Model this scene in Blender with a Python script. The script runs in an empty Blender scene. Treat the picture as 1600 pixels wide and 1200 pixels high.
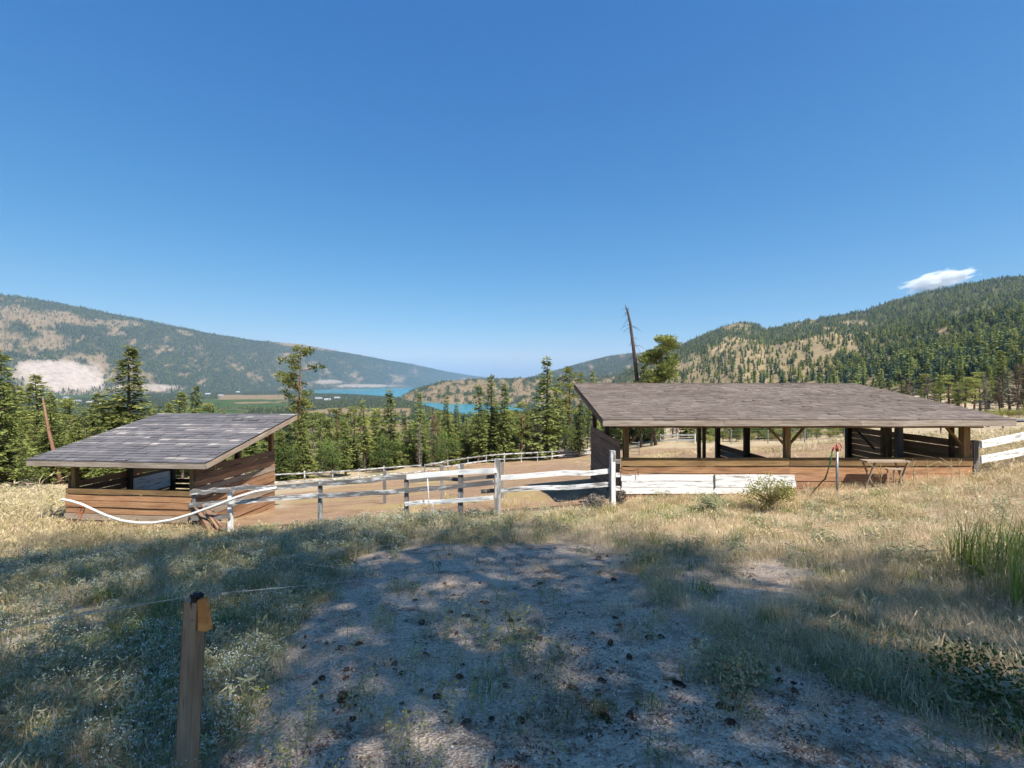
import bpy, math, random
import numpy as np
from mathutils import Vector, Matrix
from math import radians, sin, cos, pi

rng = np.random.default_rng(7)
random.seed(7)
SC = bpy.context.scene
COL = SC.collection

# ------------------------------------------------------------------ camera, sky, sun, exposure
F = 760.0                                     # focal length in photograph pixels (1600 wide)
cam_d = bpy.data.cameras.new('camera'); cam = bpy.data.objects.new('camera', cam_d); COL.objects.link(cam)
cam_d.sensor_width = 36.0; cam_d.lens = F/1600*36.0
cam_d.clip_start = 0.05; cam_d.clip_end = 90000
cam.location = (0, 0, 0); cam.rotation_euler = (radians(90), 0, 0)
SC.camera = cam

LIGHT = Vector((-0.80, 1.0, -1.80)).normalized()          # the way sunlight travels
SUN_EL = math.asin(-LIGHT.z)
SUN_AZ = math.atan2(-LIGHT.x, -LIGHT.y)                   # clockwise from +Y
w = bpy.data.worlds.new('World'); SC.world = w; w.use_nodes = True
nt = w.node_tree; bg = nt.nodes['Background']
sky = nt.nodes.new('ShaderNodeTexSky'); sky.sky_type = 'NISHITA'; sky.sun_disc = False
sky.sun_elevation = SUN_EL; sky.sun_rotation = SUN_AZ
sky.altitude = 600; sky.air_density = 0.8; sky.dust_density = 0.0; sky.ozone_density = 10.0
def _math(op, a, b):
    q = nt.nodes.new('ShaderNodeMath'); q.operation = op
    for k, v in enumerate((a, b)):
        if isinstance(v, (int, float)): q.inputs[k].default_value = v
        else: nt.links.new(v, q.inputs[k])
    return q.outputs[0]
_sep = nt.nodes.new('ShaderNodeSeparateColor'); nt.links.new(sky.outputs[0], _sep.inputs[0])
_c = []                                        # the whole sky graded to the clear polarised blue of the photograph
for k, (gain, power) in enumerate(((4.3, 1.66), (1.327, 0.90), (0.975, 0.50))):
    _c.append(_math('MULTIPLY', _math('POWER', _math('MULTIPLY', _sep.outputs[k], 0.1), power), gain*10))
_c[1] = _math('MINIMUM', _c[1], _math('MULTIPLY', _c[2], 0.88)); _c[0] = _math('MINIMUM', _c[0], _math('MULTIPLY', _c[1], 0.80))
_cmb = nt.nodes.new('ShaderNodeCombineColor')
for k in range(3): nt.links.new(_c[k], _cmb.inputs[k])
nt.links.new(_cmb.outputs[0], bg.inputs[0]); bg.inputs[1].default_value = 0.051

sun_d = bpy.data.lights.new('sun', 'SUN'); sun_d.energy = 4.3; sun_d.angle = radians(0.53); sun_d.color = (1.0, 0.95, 0.87)
sun = bpy.data.objects.new('sun', sun_d); COL.objects.link(sun)
sun.rotation_euler = LIGHT.to_track_quat('-Z', 'Y').to_euler()

SC.view_settings.view_transform = 'Standard'; SC.view_settings.look = 'None'
SC.view_settings.gamma = 1.0; SC.view_settings.use_curve_mapping = False
SC.view_settings.exposure = 1.1
SC.render.engine = 'CYCLES'
SC.cycles.max_bounces = 4; SC.cycles.diffuse_bounces = 3; SC.cycles.glossy_bounces = 2
SC.cycles.transparent_max_bounces = 6; SC.cycles.volume_bounces = 4; SC.cycles.transmission_bounces = 2
SC.cycles.use_denoising = True; SC.cycles.use_adaptive_sampling = True; SC.cycles.adaptive_threshold = 0.03

# ------------------------------------------------------------------ helpers
def P(x, y, Y):
    """point seen at photograph pixel (x, y) at distance Y"""
    return Vector(((x-800)/F*Y, Y, (600-y)/F*Y))

def tag(o, label=None, cat=None, group=None, kind=None):
    if label: o['label'] = label
    if cat: o['category'] = cat
    if group: o['group'] = group
    if kind: o['kind'] = kind
    return o

def empty(name, loc=(0, 0, 0)):
    o = bpy.data.objects.new(name, None); COL.objects.link(o); o.location = loc
    o.empty_display_size = 0.2
    return o

def mesh_np(name, V, Fc, mat=None, attrs=None, smooth=False):
    """V (n,3); Fc list of int arrays (k,3) / (k,4)"""
    me = bpy.data.meshes.new(name)
    V = np.asarray(V, dtype=np.float32)
    if not isinstance(Fc, (list, tuple)) or (len(Fc) and not hasattr(Fc[0], 'shape')):
        Fc = [np.asarray(Fc)]
    loops = np.concatenate([f.reshape(-1) for f in Fc]).astype(np.int32)
    sizes = np.concatenate([np.full(len(f), f.shape[1]) for f in Fc]).astype(np.int32)
    starts = np.concatenate([[0], np.cumsum(sizes)[:-1]]).astype(np.int32)
    me.vertices.add(len(V)); me.vertices.foreach_set('co', V.reshape(-1))
    me.loops.add(len(loops)); me.loops.foreach_set('vertex_index', loops)
    me.polygons.add(len(sizes)); me.polygons.foreach_set('loop_start', starts); me.polygons.foreach_set('loop_total', sizes)
    me.update(calc_edges=True); me.validate()
    me.polygons.foreach_set('use_smooth', np.full(len(me.polygons), bool(smooth)))
    for k, a in (attrs or {}).items():
        at_ = me.attributes.new(k, 'FLOAT', 'POINT'); at_.data.foreach_set('value', np.asarray(a, dtype=np.float32))
    if mat: me.materials.append(mat)
    return me

def add(name, me, parent=None, loc=None):
    o = bpy.data.objects.new(name, me); COL.objects.link(o)
    if loc is not None: o.location = loc
    if parent: o.parent = parent
    return o

class MB:
    def __init__(s): s.v = []; s.q = []; s.t = []
    def quad(s, a, b, c, d):
        n = len(s.v); s.v += [tuple(a), tuple(b), tuple(c), tuple(d)]; s.q.append((n, n+1, n+2, n+3))
    def tri(s, a, b, c):
        n = len(s.v); s.v += [tuple(a), tuple(b), tuple(c)]; s.t.append((n, n+1, n+2))
    def box(s, c, dx, dy, dz, M=None, jit=0.0):
        n = len(s.v); c = Vector(c)
        for i in (-1, 1):
            for j in (-1, 1):
                for k in (-1, 1):
                    p = Vector((i*dx/2, j*dy/2, k*dz/2))
                    if jit: p += Vector([random.uniform(-jit, jit) for _ in range(3)])
                    if M is not None: p = M @ p
                    s.v.append(tuple(c+p))
        s.q += [tuple(n+q for q in f) for f in ((0,1,3,2), (4,6,7,5), (0,4,5,1), (2,3,7,6), (0,2,6,4), (1,5,7,3))]
    def tube(s, pts, radii, n=7, cap=True):
        pts = [Vector(p) for p in pts]; rings = []
        ref = Vector((0, 0, 1))
        for i, p in enumerate(pts):
            d = (pts[min(i+1, len(pts)-1)] - pts[max(i-1, 0)])
            d = d.normalized() if d.length > 1e-9 else Vector((0, 0, 1))
            a = d.cross(ref)
            if a.length < 0.15: a = d.cross(Vector((1, 0, 0)))
            a.normalize(); b = d.cross(a)
            base = len(s.v); r = radii[i] if hasattr(radii, '__len__') else radii
            for k in range(n):
                th = 2*pi*k/n; s.v.append(tuple(p + a*(r*cos(th)) + b*(r*sin(th))))
            rings.append(base)
        for i in range(len(rings)-1):
            for k in range(n):
                k2 = (k+1) % n
                s.q.append((rings[i]+k, rings[i]+k2, rings[i+1]+k2, rings[i+1]+k))
        if cap:
            for base, rev in ((rings[0], True), (rings[-1], False)):
                for k in range(1, n-1):
                    s.t.append((base, base+k+1, base+k) if rev else (base, base+k, base+k+1))
    def mesh(s, name, mat, smooth=False):
        fs = []
        if s.q: fs.append(np.array(s.q, dtype=np.int32))
        if s.t: fs.append(np.array(s.t, dtype=np.int32))
        return mesh_np(name, np.array(s.v), fs, mat, smooth=smooth)

def frame(a, b, up):
    x = (b-a).normalized(); up = Vector(up)
    y = up.cross(x)
    if y.length < 1e-5: y = Vector((0, 1, 0)).cross(x)
    y.normalize(); z = x.cross(y)
    return Matrix((x, y, z)).transposed()

def board(name, a, b, wid, thk, mat, parent=None, up=(0, 0, 1), jit=0.006, segs=1):
    """a straight timber from a to b: wid along up, thk across; its own local axes (X along the grain)"""
    a = Vector(a); b = Vector(b); L = (b-a).length
    R = frame(a, b, up)
    n = segs+1; V = []; Q = []
    for i in range(n):
        x = -L/2 + L*i/segs
        dz = random.uniform(-jit, jit)*(1.5 if 0 < i < segs else 0.5); dy = random.uniform(-jit, jit)
        for (sy, sz) in ((-1, -1), (1, -1), (1, 1), (-1, 1)):
            V.append((x + (random.uniform(-jit, jit) if i in (0, segs) else 0), sy*thk/2+dy, sz*(wid/2)*random.uniform(0.985, 1.015)+dz))
        if i:
            p = (i-1)*4; q = i*4
            for k in range(4):
                k2 = (k+1) % 4; Q.append((p+k, q+k, q+k2, p+k2)[::-1])
    Q.append((0, 1, 2, 3)[::-1]); m = (n-1)*4; Q.append((m, m+1, m+2, m+3))
    me = mesh_np(name, np.array(V), [np.array(Q)], mat)
    o = bpy.data.objects.new(name, me); COL.objects.link(o)
    c = (a+b)/2
    if parent is not None:
        o.parent = parent; c = c - parent.location
    o.matrix_local = Matrix.Translation(c) @ R.to_4x4()
    return o

def part(name, mb, mat, parent, smooth=False):
    """mb in world coordinates; parent an Empty with location only"""
    o = add(name, mb.mesh(name, mat, smooth))
    if parent is not None:
        o.parent = parent; o.location = -parent.location
    return o

# numpy value noise -------------------------------------------------------
def _hash(i, j, s):
    n = (i*374761393 + j*668265263 + s*974634777) & 0xFFFFFFFF
    n = ((n ^ (n >> 13))*1274126177) & 0xFFFFFFFF
    return ((n ^ (n >> 16)) & 0xFFFFFF)/float(0xFFFFFF)
def vnoise(x, y, s=0):
    x = np.asarray(x, float); y = np.asarray(y, float)
    i = np.floor(x).astype(np.int64); j = np.floor(y).astype(np.int64); u = x-i; v = y-j
    u = u*u*(3-2*u); v = v*v*(3-2*v)
    return (_hash(i, j, s)*(1-u)+_hash(i+1, j, s)*u)*(1-v)+(_hash(i, j+1, s)*(1-u)+_hash(i+1, j+1, s)*u)*v
def fbm(x, y, s=0, o=4):
    t = 0; a = 0.5; n = 0
    for k in range(o):
        t = t + a*vnoise(x*2**k, y*2**k, s+k*17); n += a; a *= 0.5
    return t/n
def sstep(a, b, x):
    t = np.clip((np.asarray(x, float)-a)/(b-a), 0, 1); return t*t*(3-2*t)

# ------------------------------------------------------------------ materials
def newmat(name):
    m = bpy.data.materials.new(name); m.use_nodes = True
    n = m.node_tree.nodes; l = m.node_tree.links
    b = n['Principled BSDF']; b.inputs['Specular IOR Level'].default_value = 0.25
    return m, n, l, b
def ramp(n, stops):
    r = n.new('ShaderNodeValToRGB'); e = r.color_ramp.elements
    while len(e) < len(stops): e.new(0.5)
    for k, (p, c) in enumerate(stops):
        e[k].position = p; e[k].color = (*c, 1)
    return r
def noise_node(n, l, coord, scale, detail=5, sc=(1, 1, 1), rough=0.6, kind='Object', offset=True):
    tc = n.new('ShaderNodeTexCoord'); mp = n.new('ShaderNodeMapping')
    mp.inputs['Scale'].default_value = sc
    l.new(tc.outputs[coord], mp.inputs['Vector'])
    if offset:
        oi = n.new('ShaderNodeObjectInfo'); mu = n.new('ShaderNodeMath'); mu.operation = 'MULTIPLY'; mu.inputs[1].default_value = 37.0
        l.new(oi.outputs['Random'], mu.inputs[0]); l.new(mu.outputs[0], mp.inputs['Location'])
    nz = n.new('ShaderNodeTexNoise'); nz.inputs['Scale'].default_value = scale; nz.inputs['Detail'].default_value = detail; nz.inputs['Roughness'].default_value = rough
    l.new(mp.outputs[0], nz.inputs['Vector'])
    return nz
def vary(n, l, col_socket, amt=0.3, sat=0.15):
    """brightness of each object (or instance) differs a little"""
    oi = n.new('ShaderNodeObjectInfo'); mr = n.new('ShaderNodeMapRange')
    mr.inputs['To Min'].default_value = 1-amt; mr.inputs['To Max'].default_value = 1+amt
    l.new(oi.outputs['Random'], mr.inputs['Value'])
    h = n.new('ShaderNodeHueSaturation'); l.new(mr.outputs[0], h.inputs['Value']); l.new(col_socket, h.inputs['Color'])
    return h.outputs['Color']
def bump(n, l, b, sock, strength=0.3, dist=0.01):
    bp = n.new('ShaderNodeBump'); bp.inputs['Strength'].default_value = strength; bp.inputs['Distance'].default_value = dist
    l.new(sock, bp.inputs['Height']); l.new(bp.outputs[0], b.inputs['Normal'])

def wood(name, dark, mid, light, amt=0.25, rough=0.85):
    m, n, l, b = newmat(name)
    g = noise_node(n, l, 'Object', 3.0, 6, (0.6, 9, 9))
    r = ramp(n, [(0.25, dark), (0.5, mid), (0.75, light)]); l.new(g.outputs[0], r.inputs[0])
    st = noise_node(n, l, 'Object', 1.6, 3, (0.7, 2.5, 2.5))
    mx = n.new('ShaderNodeMix'); mx.data_type = 'RGBA'; mx.blend_type = 'MULTIPLY'; mx.inputs['Factor'].default_value = 0.55
    r2 = ramp(n, [(0.3, (0.45, 0.42, 0.40)), (0.6, (1, 1, 1))]); l.new(st.outputs[0], r2.inputs[0])
    l.new(r.outputs[0], mx.inputs['A']); l.new(r2.outputs[0], mx.inputs['B'])
    l.new(vary(n, l, mx.outputs['Result'], amt), b.inputs['Base Color'])
    b.inputs['Roughness'].default_value = rough
    bump(n, l, b, g.outputs[0], 0.4, 0.006)
    return m
def peeling(name, paint, woodc, thr, soft=0.06, scale=5.0):
    m, n, l, b = newmat(name)
    g = noise_node(n, l, 'Object', scale, 7, (0.45, 3.0, 3.0), 0.7)
    gr = noise_node(n, l, 'Object', 4.0, 5, (0.5, 10, 10))
    wr = ramp(n, [(0.3, tuple(c*0.55 for c in woodc)), (0.7, woodc)]); l.new(gr.outputs[0], wr.inputs[0])
    pr = ramp(n, [(0.25, tuple(c*0.80 for c in paint)), (0.6, paint)]); l.new(gr.outputs[0], pr.inputs[0])
    oi = n.new('ShaderNodeObjectInfo'); ma = n.new('ShaderNodeMath'); ma.operation = 'MULTIPLY_ADD'; ma.inputs[1].default_value = 0.10; ma.inputs[2].default_value = -0.05
    l.new(oi.outputs['Random'], ma.inputs[0])
    ad = n.new('ShaderNodeMath'); ad.operation = 'ADD'; l.new(g.outputs[0], ad.inputs[0]); l.new(ma.outputs[0], ad.inputs[1])
    r = n.new('ShaderNodeMapRange'); r.inputs['From Min'].default_value = thr-soft; r.inputs['From Max'].default_value = thr+soft
    l.new(ad.outputs[0], r.inputs['Value'])
    mx = n.new('ShaderNodeMix'); mx.data_type = 'RGBA'; l.new(r.outputs[0], mx.inputs['Factor']); l.new(wr.outputs[0], mx.inputs['A']); l.new(pr.outputs[0], mx.inputs['B'])
    l.new(mx.outputs['Result'], b.inputs['Base Color']); b.inputs['Roughness'].default_value = 0.75
    bump(n, l, b, r.outputs[0], 0.3, 0.003)
    return m
def plain(name, c, rough=0.6, metal=0.0, spec=0.3, amt=0.0):
    m, n, l, b = newmat(name)
    g = noise_node(n, l, 'Object', 6.0, 4)
    r = ramp(n, [(0.3, tuple(x*0.72 for x in c)), (0.7, c)]); l.new(g.outputs[0], r.inputs[0])
    s = r.outputs[0]
    if amt: s = vary(n, l, s, amt)
    l.new(s, b.inputs['Base Color']); b.inputs['Roughness'].default_value = rough; b.inputs['Metallic'].default_value = metal
    b.inputs['Specular IOR Level'].default_value = spec
    return m
def foliage(name, dark, light, amt=0.25, scale=0.8, trans=0.25, attr='var'):
    """leaf-like faces: colour differs from clump to clump, some light passes through"""
    m, n, l, b = newmat(name)
    at_ = n.new('ShaderNodeAttribute'); at_.attribute_name = attr
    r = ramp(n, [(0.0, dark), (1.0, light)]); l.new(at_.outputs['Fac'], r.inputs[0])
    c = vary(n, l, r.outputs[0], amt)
    l.new(c, b.inputs['Base Color']); b.inputs['Roughness'].default_value = 0.75; b.inputs['Specular IOR Level'].default_value = 0.15
    if trans > 0:
        tr = n.new('ShaderNodeBsdfTranslucent'); l.new(c, tr.inputs['Color'])
        mx = n.new('ShaderNodeMixShader'); mx.inputs[0].default_value = trans
        l.new(b.outputs[0], mx.inputs[1]); l.new(tr.outputs[0], mx.inputs[2])
        l.new(mx.outputs[0], n['Material Output'].inputs['Surface'])
    return m

M_brown = wood('brown_stained_wood', (0.125, 0.072, 0.047), (0.22, 0.13, 0.085), (0.31, 0.195, 0.13), 0.25)
M_front = wood('cedar_wood', (0.19, 0.10, 0.052), (0.36, 0.195, 0.10), (0.46, 0.275, 0.155), 0.22)
M_red = wood('red_cedar_wood', (0.21, 0.105, 0.06), (0.35, 0.195, 0.11), (0.45, 0.275, 0.165), 0.20)
M_pale = wood('weathered_wood', (0.20, 0.145, 0.105), (0.33, 0.255, 0.19), (0.42, 0.34, 0.26), 0.15)
M_post = wood('post_wood', (0.13, 0.075, 0.036), (0.235, 0.145, 0.065), (0.32, 0.205, 0.10), 0.2)
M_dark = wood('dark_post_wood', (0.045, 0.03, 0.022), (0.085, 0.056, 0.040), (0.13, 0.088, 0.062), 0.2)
M_grey = wood('grey_old_wood', (0.10, 0.09, 0.082), (0.19, 0.175, 0.16), (0.30, 0.28, 0.26), 0.2)
M_fascia = wood('fascia_wood', (0.20, 0.15, 0.11), (0.31, 0.255, 0.205), (0.42, 0.37, 0.32), 0.12)
M_stake = wood('stake_wood', (0.22, 0.14, 0.085), (0.31, 0.21, 0.13), (0.38, 0.27, 0.18), 0.05)
M_white = peeling('white_paint', (0.76, 0.75, 0.73), (0.36, 0.33, 0.30), 0.40)
M_peel = peeling('peeling_white_paint', (0.72, 0.72, 0.71), (0.22, 0.205, 0.19), 0.53, 0.07, 4.0)
M_peel2 = peeling('mostly_bare_paint', (0.62, 0.62, 0.61), (0.19, 0.18, 0.17), 0.60, 0.07, 4.0)
M_pvc = plain('white_plastic_pipe', (0.74, 0.72, 0.68), 0.45)
M_galv = plain('galvanised_pipe', (0.32, 0.32, 0.32), 0.5, 0.6)
M_redp = plain('red_paint', (0.34, 0.055, 0.035), 0.5)
M_hose = plain('green_hose_rubber', (0.035, 0.095, 0.035), 0.55)
M_black = plain('black_plastic', (0.012, 0.012, 0.015), 0.4)
M_orange = plain('orange_twine', (0.55, 0.12, 0.03), 0.8)
M_wire = plain('rusty_wire', (0.26, 0.16, 0.10), 0.6, 0.3)
M_steel = plain('pale_wire', (0.42, 0.42, 0.42), 0.5, 0.3)
M_flag = wood('orange_stained_shim', (0.62, 0.20, 0.05), (0.80, 0.32, 0.09), (0.88, 0.46, 0.16), 0.0)

def bark(name, dark, light):
    m, n, l, b = newmat(name)
    g = noise_node(n, l, 'Object', 4.0, 6, (3, 3, 0.7), 0.7)
    r = ramp(n, [(0.3, dark), (0.7, light)]); l.new(g.outputs[0], r.inputs[0])
    l.new(vary(n, l, r.outputs[0], 0.25), b.inputs['Base Color']); b.inputs['Roughness'].default_value = 0.95
    bump(n, l, b, g.outputs[0], 0.6, 0.03)
    return m
M_bark = bark('fir_bark', (0.05, 0.038, 0.03), (0.17, 0.135, 0.11))
M_barkred = bark('pine_bark', (0.09, 0.045, 0.028), (0.27, 0.15, 0.095))
M_barkgrey = bark('grey_dead_bark', (0.12, 0.105, 0.09), (0.34, 0.305, 0.27))
M_char = bark('charred_bark', (0.035, 0.027, 0.025), (0.15, 0.105, 0.095))
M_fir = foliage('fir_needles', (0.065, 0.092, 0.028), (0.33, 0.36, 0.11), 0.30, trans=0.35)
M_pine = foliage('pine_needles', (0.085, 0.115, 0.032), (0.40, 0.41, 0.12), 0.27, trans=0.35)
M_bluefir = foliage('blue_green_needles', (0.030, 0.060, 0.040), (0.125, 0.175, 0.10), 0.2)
M_deadneedle = foliage('dead_red_needles', (0.13, 0.085, 0.055), (0.31, 0.215, 0.15), 0.2, trans=0.1)
M_greytwig = foliage('grey_twigs', (0.13, 0.11, 0.09), (0.30, 0.26, 0.22), 0.15, trans=0.0)
M_bush = foliage('bush_leaves', (0.16, 0.165, 0.04), (0.46, 0.43, 0.13), 0.2)
M_leaf = foliage('broad_leaves', (0.05, 0.085, 0.022), (0.17, 0.24, 0.06), 0.25)
M_dry = foliage('dry_grass', (0.48, 0.365, 0.225), (0.82, 0.68, 0.46), 0.22, trans=0.35)
M_dryg = foliage('half_dry_grass', (0.30, 0.25, 0.11), (0.60, 0.51, 0.28), 0.22, trans=0.35)
M_green = foliage('green_grass', (0.10, 0.145, 0.03), (0.31, 0.38, 0.085), 0.25, trans=0.4)
M_weed = foliage('grey_green_weed', (0.20, 0.215, 0.115), (0.44, 0.44, 0.27), 0.25, trans=0.3)
M_flower = plain('white_petals', (0.72, 0.74, 0.70), 0.8, amt=0.15)
M_yellow = plain('yellow_petals', (0.60, 0.50, 0.05), 0.8, amt=0.15)
M_stalk = plain('dry_stalk', (0.42, 0.33, 0.20), 0.9, amt=0.2)
M_cone = plain('pine_cone_scales', (0.20, 0.11, 0.07), 0.95, amt=0.6)
M_stone = plain('gravel_stone', (0.68, 0.56, 0.44), 0.95, amt=0.55)
M_log = bark('log_bark', (0.16, 0.145, 0.13), (0.45, 0.42, 0.39))

# ------------------------------------------------------------------ ground heights (thin plate spline through surveyed points)
CT = [(0, 0, -1.62), (-3, 0, -1.78), (3.5, 0, -1.45), (0, -10, -0.4), (-15, -10, -1.4), (15, -10, 0.8), (0, -45, 4), (-60, -45, 0), (60, -45, 8), (0, -160, 16), (-160, -120, 2), (160, -120, 22), (-8, 3, -2.35), (9, 3, -1.35), (15, 6, -1.2)]
for x, y, Y in [(800, 803, 12.6), (957, 793, 12.5), (635, 809, 12.7), (500, 821, 12.9), (360, 828, 13.0), (200, 829, 13.3), (105, 826, 13.7), (0, 815, 14.5), (0, 768, 30),
                (970, 780, 12.9), (1100, 776, 12.9), (1240, 769, 12.9), (1400, 750, 12.9), (1517, 739, 13), (1600, 722, 13.6), (925, 752, 17.7), (1326, 722, 17.7),
                (428, 797, 17), (600, 783, 20), (800, 762, 22), (430, 764, 40), (650, 747, 48), (920, 711, 66), (740, 729, 56), (1180, 713, 24), (1050, 701, 50), (1000, 691, 65),
                (1250, 690, 55), (1400, 680, 55), (1600, 669, 50), (1600, 657, 66), (1250, 672, 76), (1600, 640, 95), (1300, 648, 130), (700, 714, 78), (500, 737, 60), (100, 748, 50), (1000, 676, 120),
                (200, 772, 30), (150, 792, 20), (1400, 763, 12.2), (1300, 777, 12.2), (1240, 786, 12.1), (1500, 754, 12.3), (1100, 790, 12.2), (1400, 800, 10.0), (1250, 815, 10.0), (200, 842, 12.4), (105, 840, 12.7), (300, 842, 12.3)]:
    p = P(x, y, Y); CT.append((p.x, p.y, p.z))
CT += [(-150, 150, -24), (0, 210, -27), (-60, 120, -19), (60, 180, -16), (150, 150, -2), (220, 60, 10), (-220, 0, -14), (220, -50, 20), (-260, 200, -40), (240, 240, 0), (80, 300, -30), (-80, 300, -40)]
CT = np.array(CT)
def _tps(r2): return np.where(r2 > 1e-9, 0.5*r2*np.log(np.maximum(r2, 1e-9)), 0.0)
_n = len(CT)
_A = np.zeros((_n+3, _n+3)); _d2 = ((CT[:, None, :2]-CT[None, :, :2])**2).sum(2)
_A[:_n, :_n] = _tps(_d2) + np.eye(_n)*1.5
_A[:_n, _n] = 1; _A[:_n, _n+1:] = CT[:, :2]; _A[_n:, :_n] = _A[:_n, _n:].T
_W = np.linalg.solve(_A, np.concatenate([CT[:, 2], [0, 0, 0]]))
def ground_base(X, Y):
    X = np.asarray(X, float); Y = np.asarray(Y, float); sh = X.shape
    x = X.reshape(-1); y = Y.reshape(-1); out = _W[_n] + _W[_n+1]*x + _W[_n+2]*y
    for k in range(_n): out = out + _W[k]*_tps((x-CT[k, 0])**2 + (y-CT[k, 1])**2)
    return out.reshape(sh)
def ground(X, Y):
    X = np.asarray(X, float); Y = np.asarray(Y, float)
    r = np.hypot(X, Y); near = 1-sstep(11, 18, r)
    z = ground_base(X, Y)
    z = z + near*(0.10*(fbm(X*0.8+40, Y*0.8, 3, 3)-0.5) + 0.05*(fbm(X*4+9, Y*4, 5, 3)-0.5)) + (1-near)*0.25*(fbm(X*0.15, Y*0.15, 8, 3)-0.5)
    return z
def gz(x, y): return float(ground(np.array([x]), np.array([y]))[0])
def at(x, y):
    """where the sight line through a photograph pixel meets the ground"""
    Ys = np.geomspace(1.0, 240, 900); X = (x-800)/F*Ys; Z = (600-y)/F*Ys
    g = ground(X, Ys); k = np.argmax(Z < g)
    if not (Z < g).any(): k = len(Ys)-1
    return Vector((X[k], Ys[k], g[k]))
def poly_px(pts, extra=()):
    return np.array([[at(x, y).x, at(x, y).y] for x, y in pts] + [list(e) for e in extra])
def inside(poly, X, Y):
    X = np.asarray(X, float); Y = np.asarray(Y, float); c = np.zeros(X.shape, bool); n = len(poly)
    for i in range(n):
        x1, y1 = poly[i]; x2, y2 = poly[(i+1) % n]
        if y1 == y2: continue
        hit = ((y1 > Y) != (y2 > Y)) & (X < (x2-x1)*(Y-y1)/(y2-y1)+x1)
        c ^= hit
    return c
def soft(poly, X, Y, warp=0.35, blur=0.12, s=1):
    X = np.asarray(X, float); Y = np.asarray(Y, float)
    wx = X + warp*(fbm(X*1.3, Y*1.3, 20+s, 3)-0.5)*2; wy = Y + warp*(fbm(X*1.3+50, Y*1.3, 30+s, 3)-0.5)*2
    t = 0
    for dx, dy in ((0, 0), (blur, 0), (-blur, 0), (0, blur), (0, -blur), (blur*.7, blur*.7), (-blur*.7, blur*.7), (blur*.7, -blur*.7), (-blur*.7, -blur*.7)):
        t = t + inside(poly, wx+dx, wy+dy)
    return t/9.0

GRAVEL = poly_px([(545, 868), (640, 856), (760, 850), (850, 848), (940, 858), (1005, 872), (1000, 900), (1030, 940), (1090, 985), (1180, 1030), (1290, 1070), (1400, 1110), (1480, 1145)], [(3.4, 0.5), (4.0, -6), (-1.6, -6), (-1.4, 1.2)])
_t = poly_px([(400, 1120), (440, 1030), (480, 960), (510, 910)]); GRAVEL = np.concatenate([GRAVEL, _t])
GRAVEL2 = poly_px([(1040, 882), (1130, 870), (1250, 890), (1260, 930), (1200, 975), (1090, 955)])
ARENA = poly_px([(300, 840), (500, 822), (640, 810), (780, 804), (960, 796)], [(3.0, 17.6), (12.0, 18.4)]) 
ARENA = np.concatenate([ARENA, poly_px([(1600, 700), (1400, 688), (1100, 700), (930, 708), (800, 717), (700, 726), (650, 738), (560, 752), (440, 772)]), np.array([[-8.2, 18.0], [-8.7, 14.0]])])
def masks(X, Y):
    gr = np.maximum(soft(GRAVEL, X, Y, 0.3, 0.12), 0.85*soft(GRAVEL2, X, Y, 0.3, 0.15, 2))
    ar = soft(ARENA, X, Y, 0.5, 0.3, 3)*sstep(12.2, 13.0, Y)
    green = fbm(X*0.35+7, Y*0.35, 44, 3)
    left = sstep(1, -4, X)*(Y < 13.5)
    green = np.clip(sstep(0.50, 0.75, green + 0.08*left - 0.12*sstep(0, 3, X)), 0, 1)
    return gr, ar, green

# ------------------------------------------------------------------ ground sheet
def polar(r, th):
    R, T = np.meshgrid(r, th, indexing='ij')
    return R*np.sin(T), R*np.cos(T)
def grid_faces(nr, nt_, wrap):
    i = np.arange(nr-1)[:, None]; j = np.arange(nt_ if wrap else nt_-1)[None, :]
    j2 = (j+1) % nt_
    a = i*nt_+j; b = i*nt_+j2; c = (i+1)*nt_+j2; d = (i+1)*nt_+j
    return np.stack([a, d, c, b], -1).reshape(-1, 4)
th = np.concatenate([np.radians(np.arange(-60, 60, 0.3)), np.radians(np.arange(60, 300, 3.0))])
rr = np.concatenate([[0.05], np.geomspace(0.6, 265, 210)])
GX, GY = polar(rr, th); GZ = ground(GX, GY)
g_gr, g_ar, g_gn = masks(GX, GY)

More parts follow.
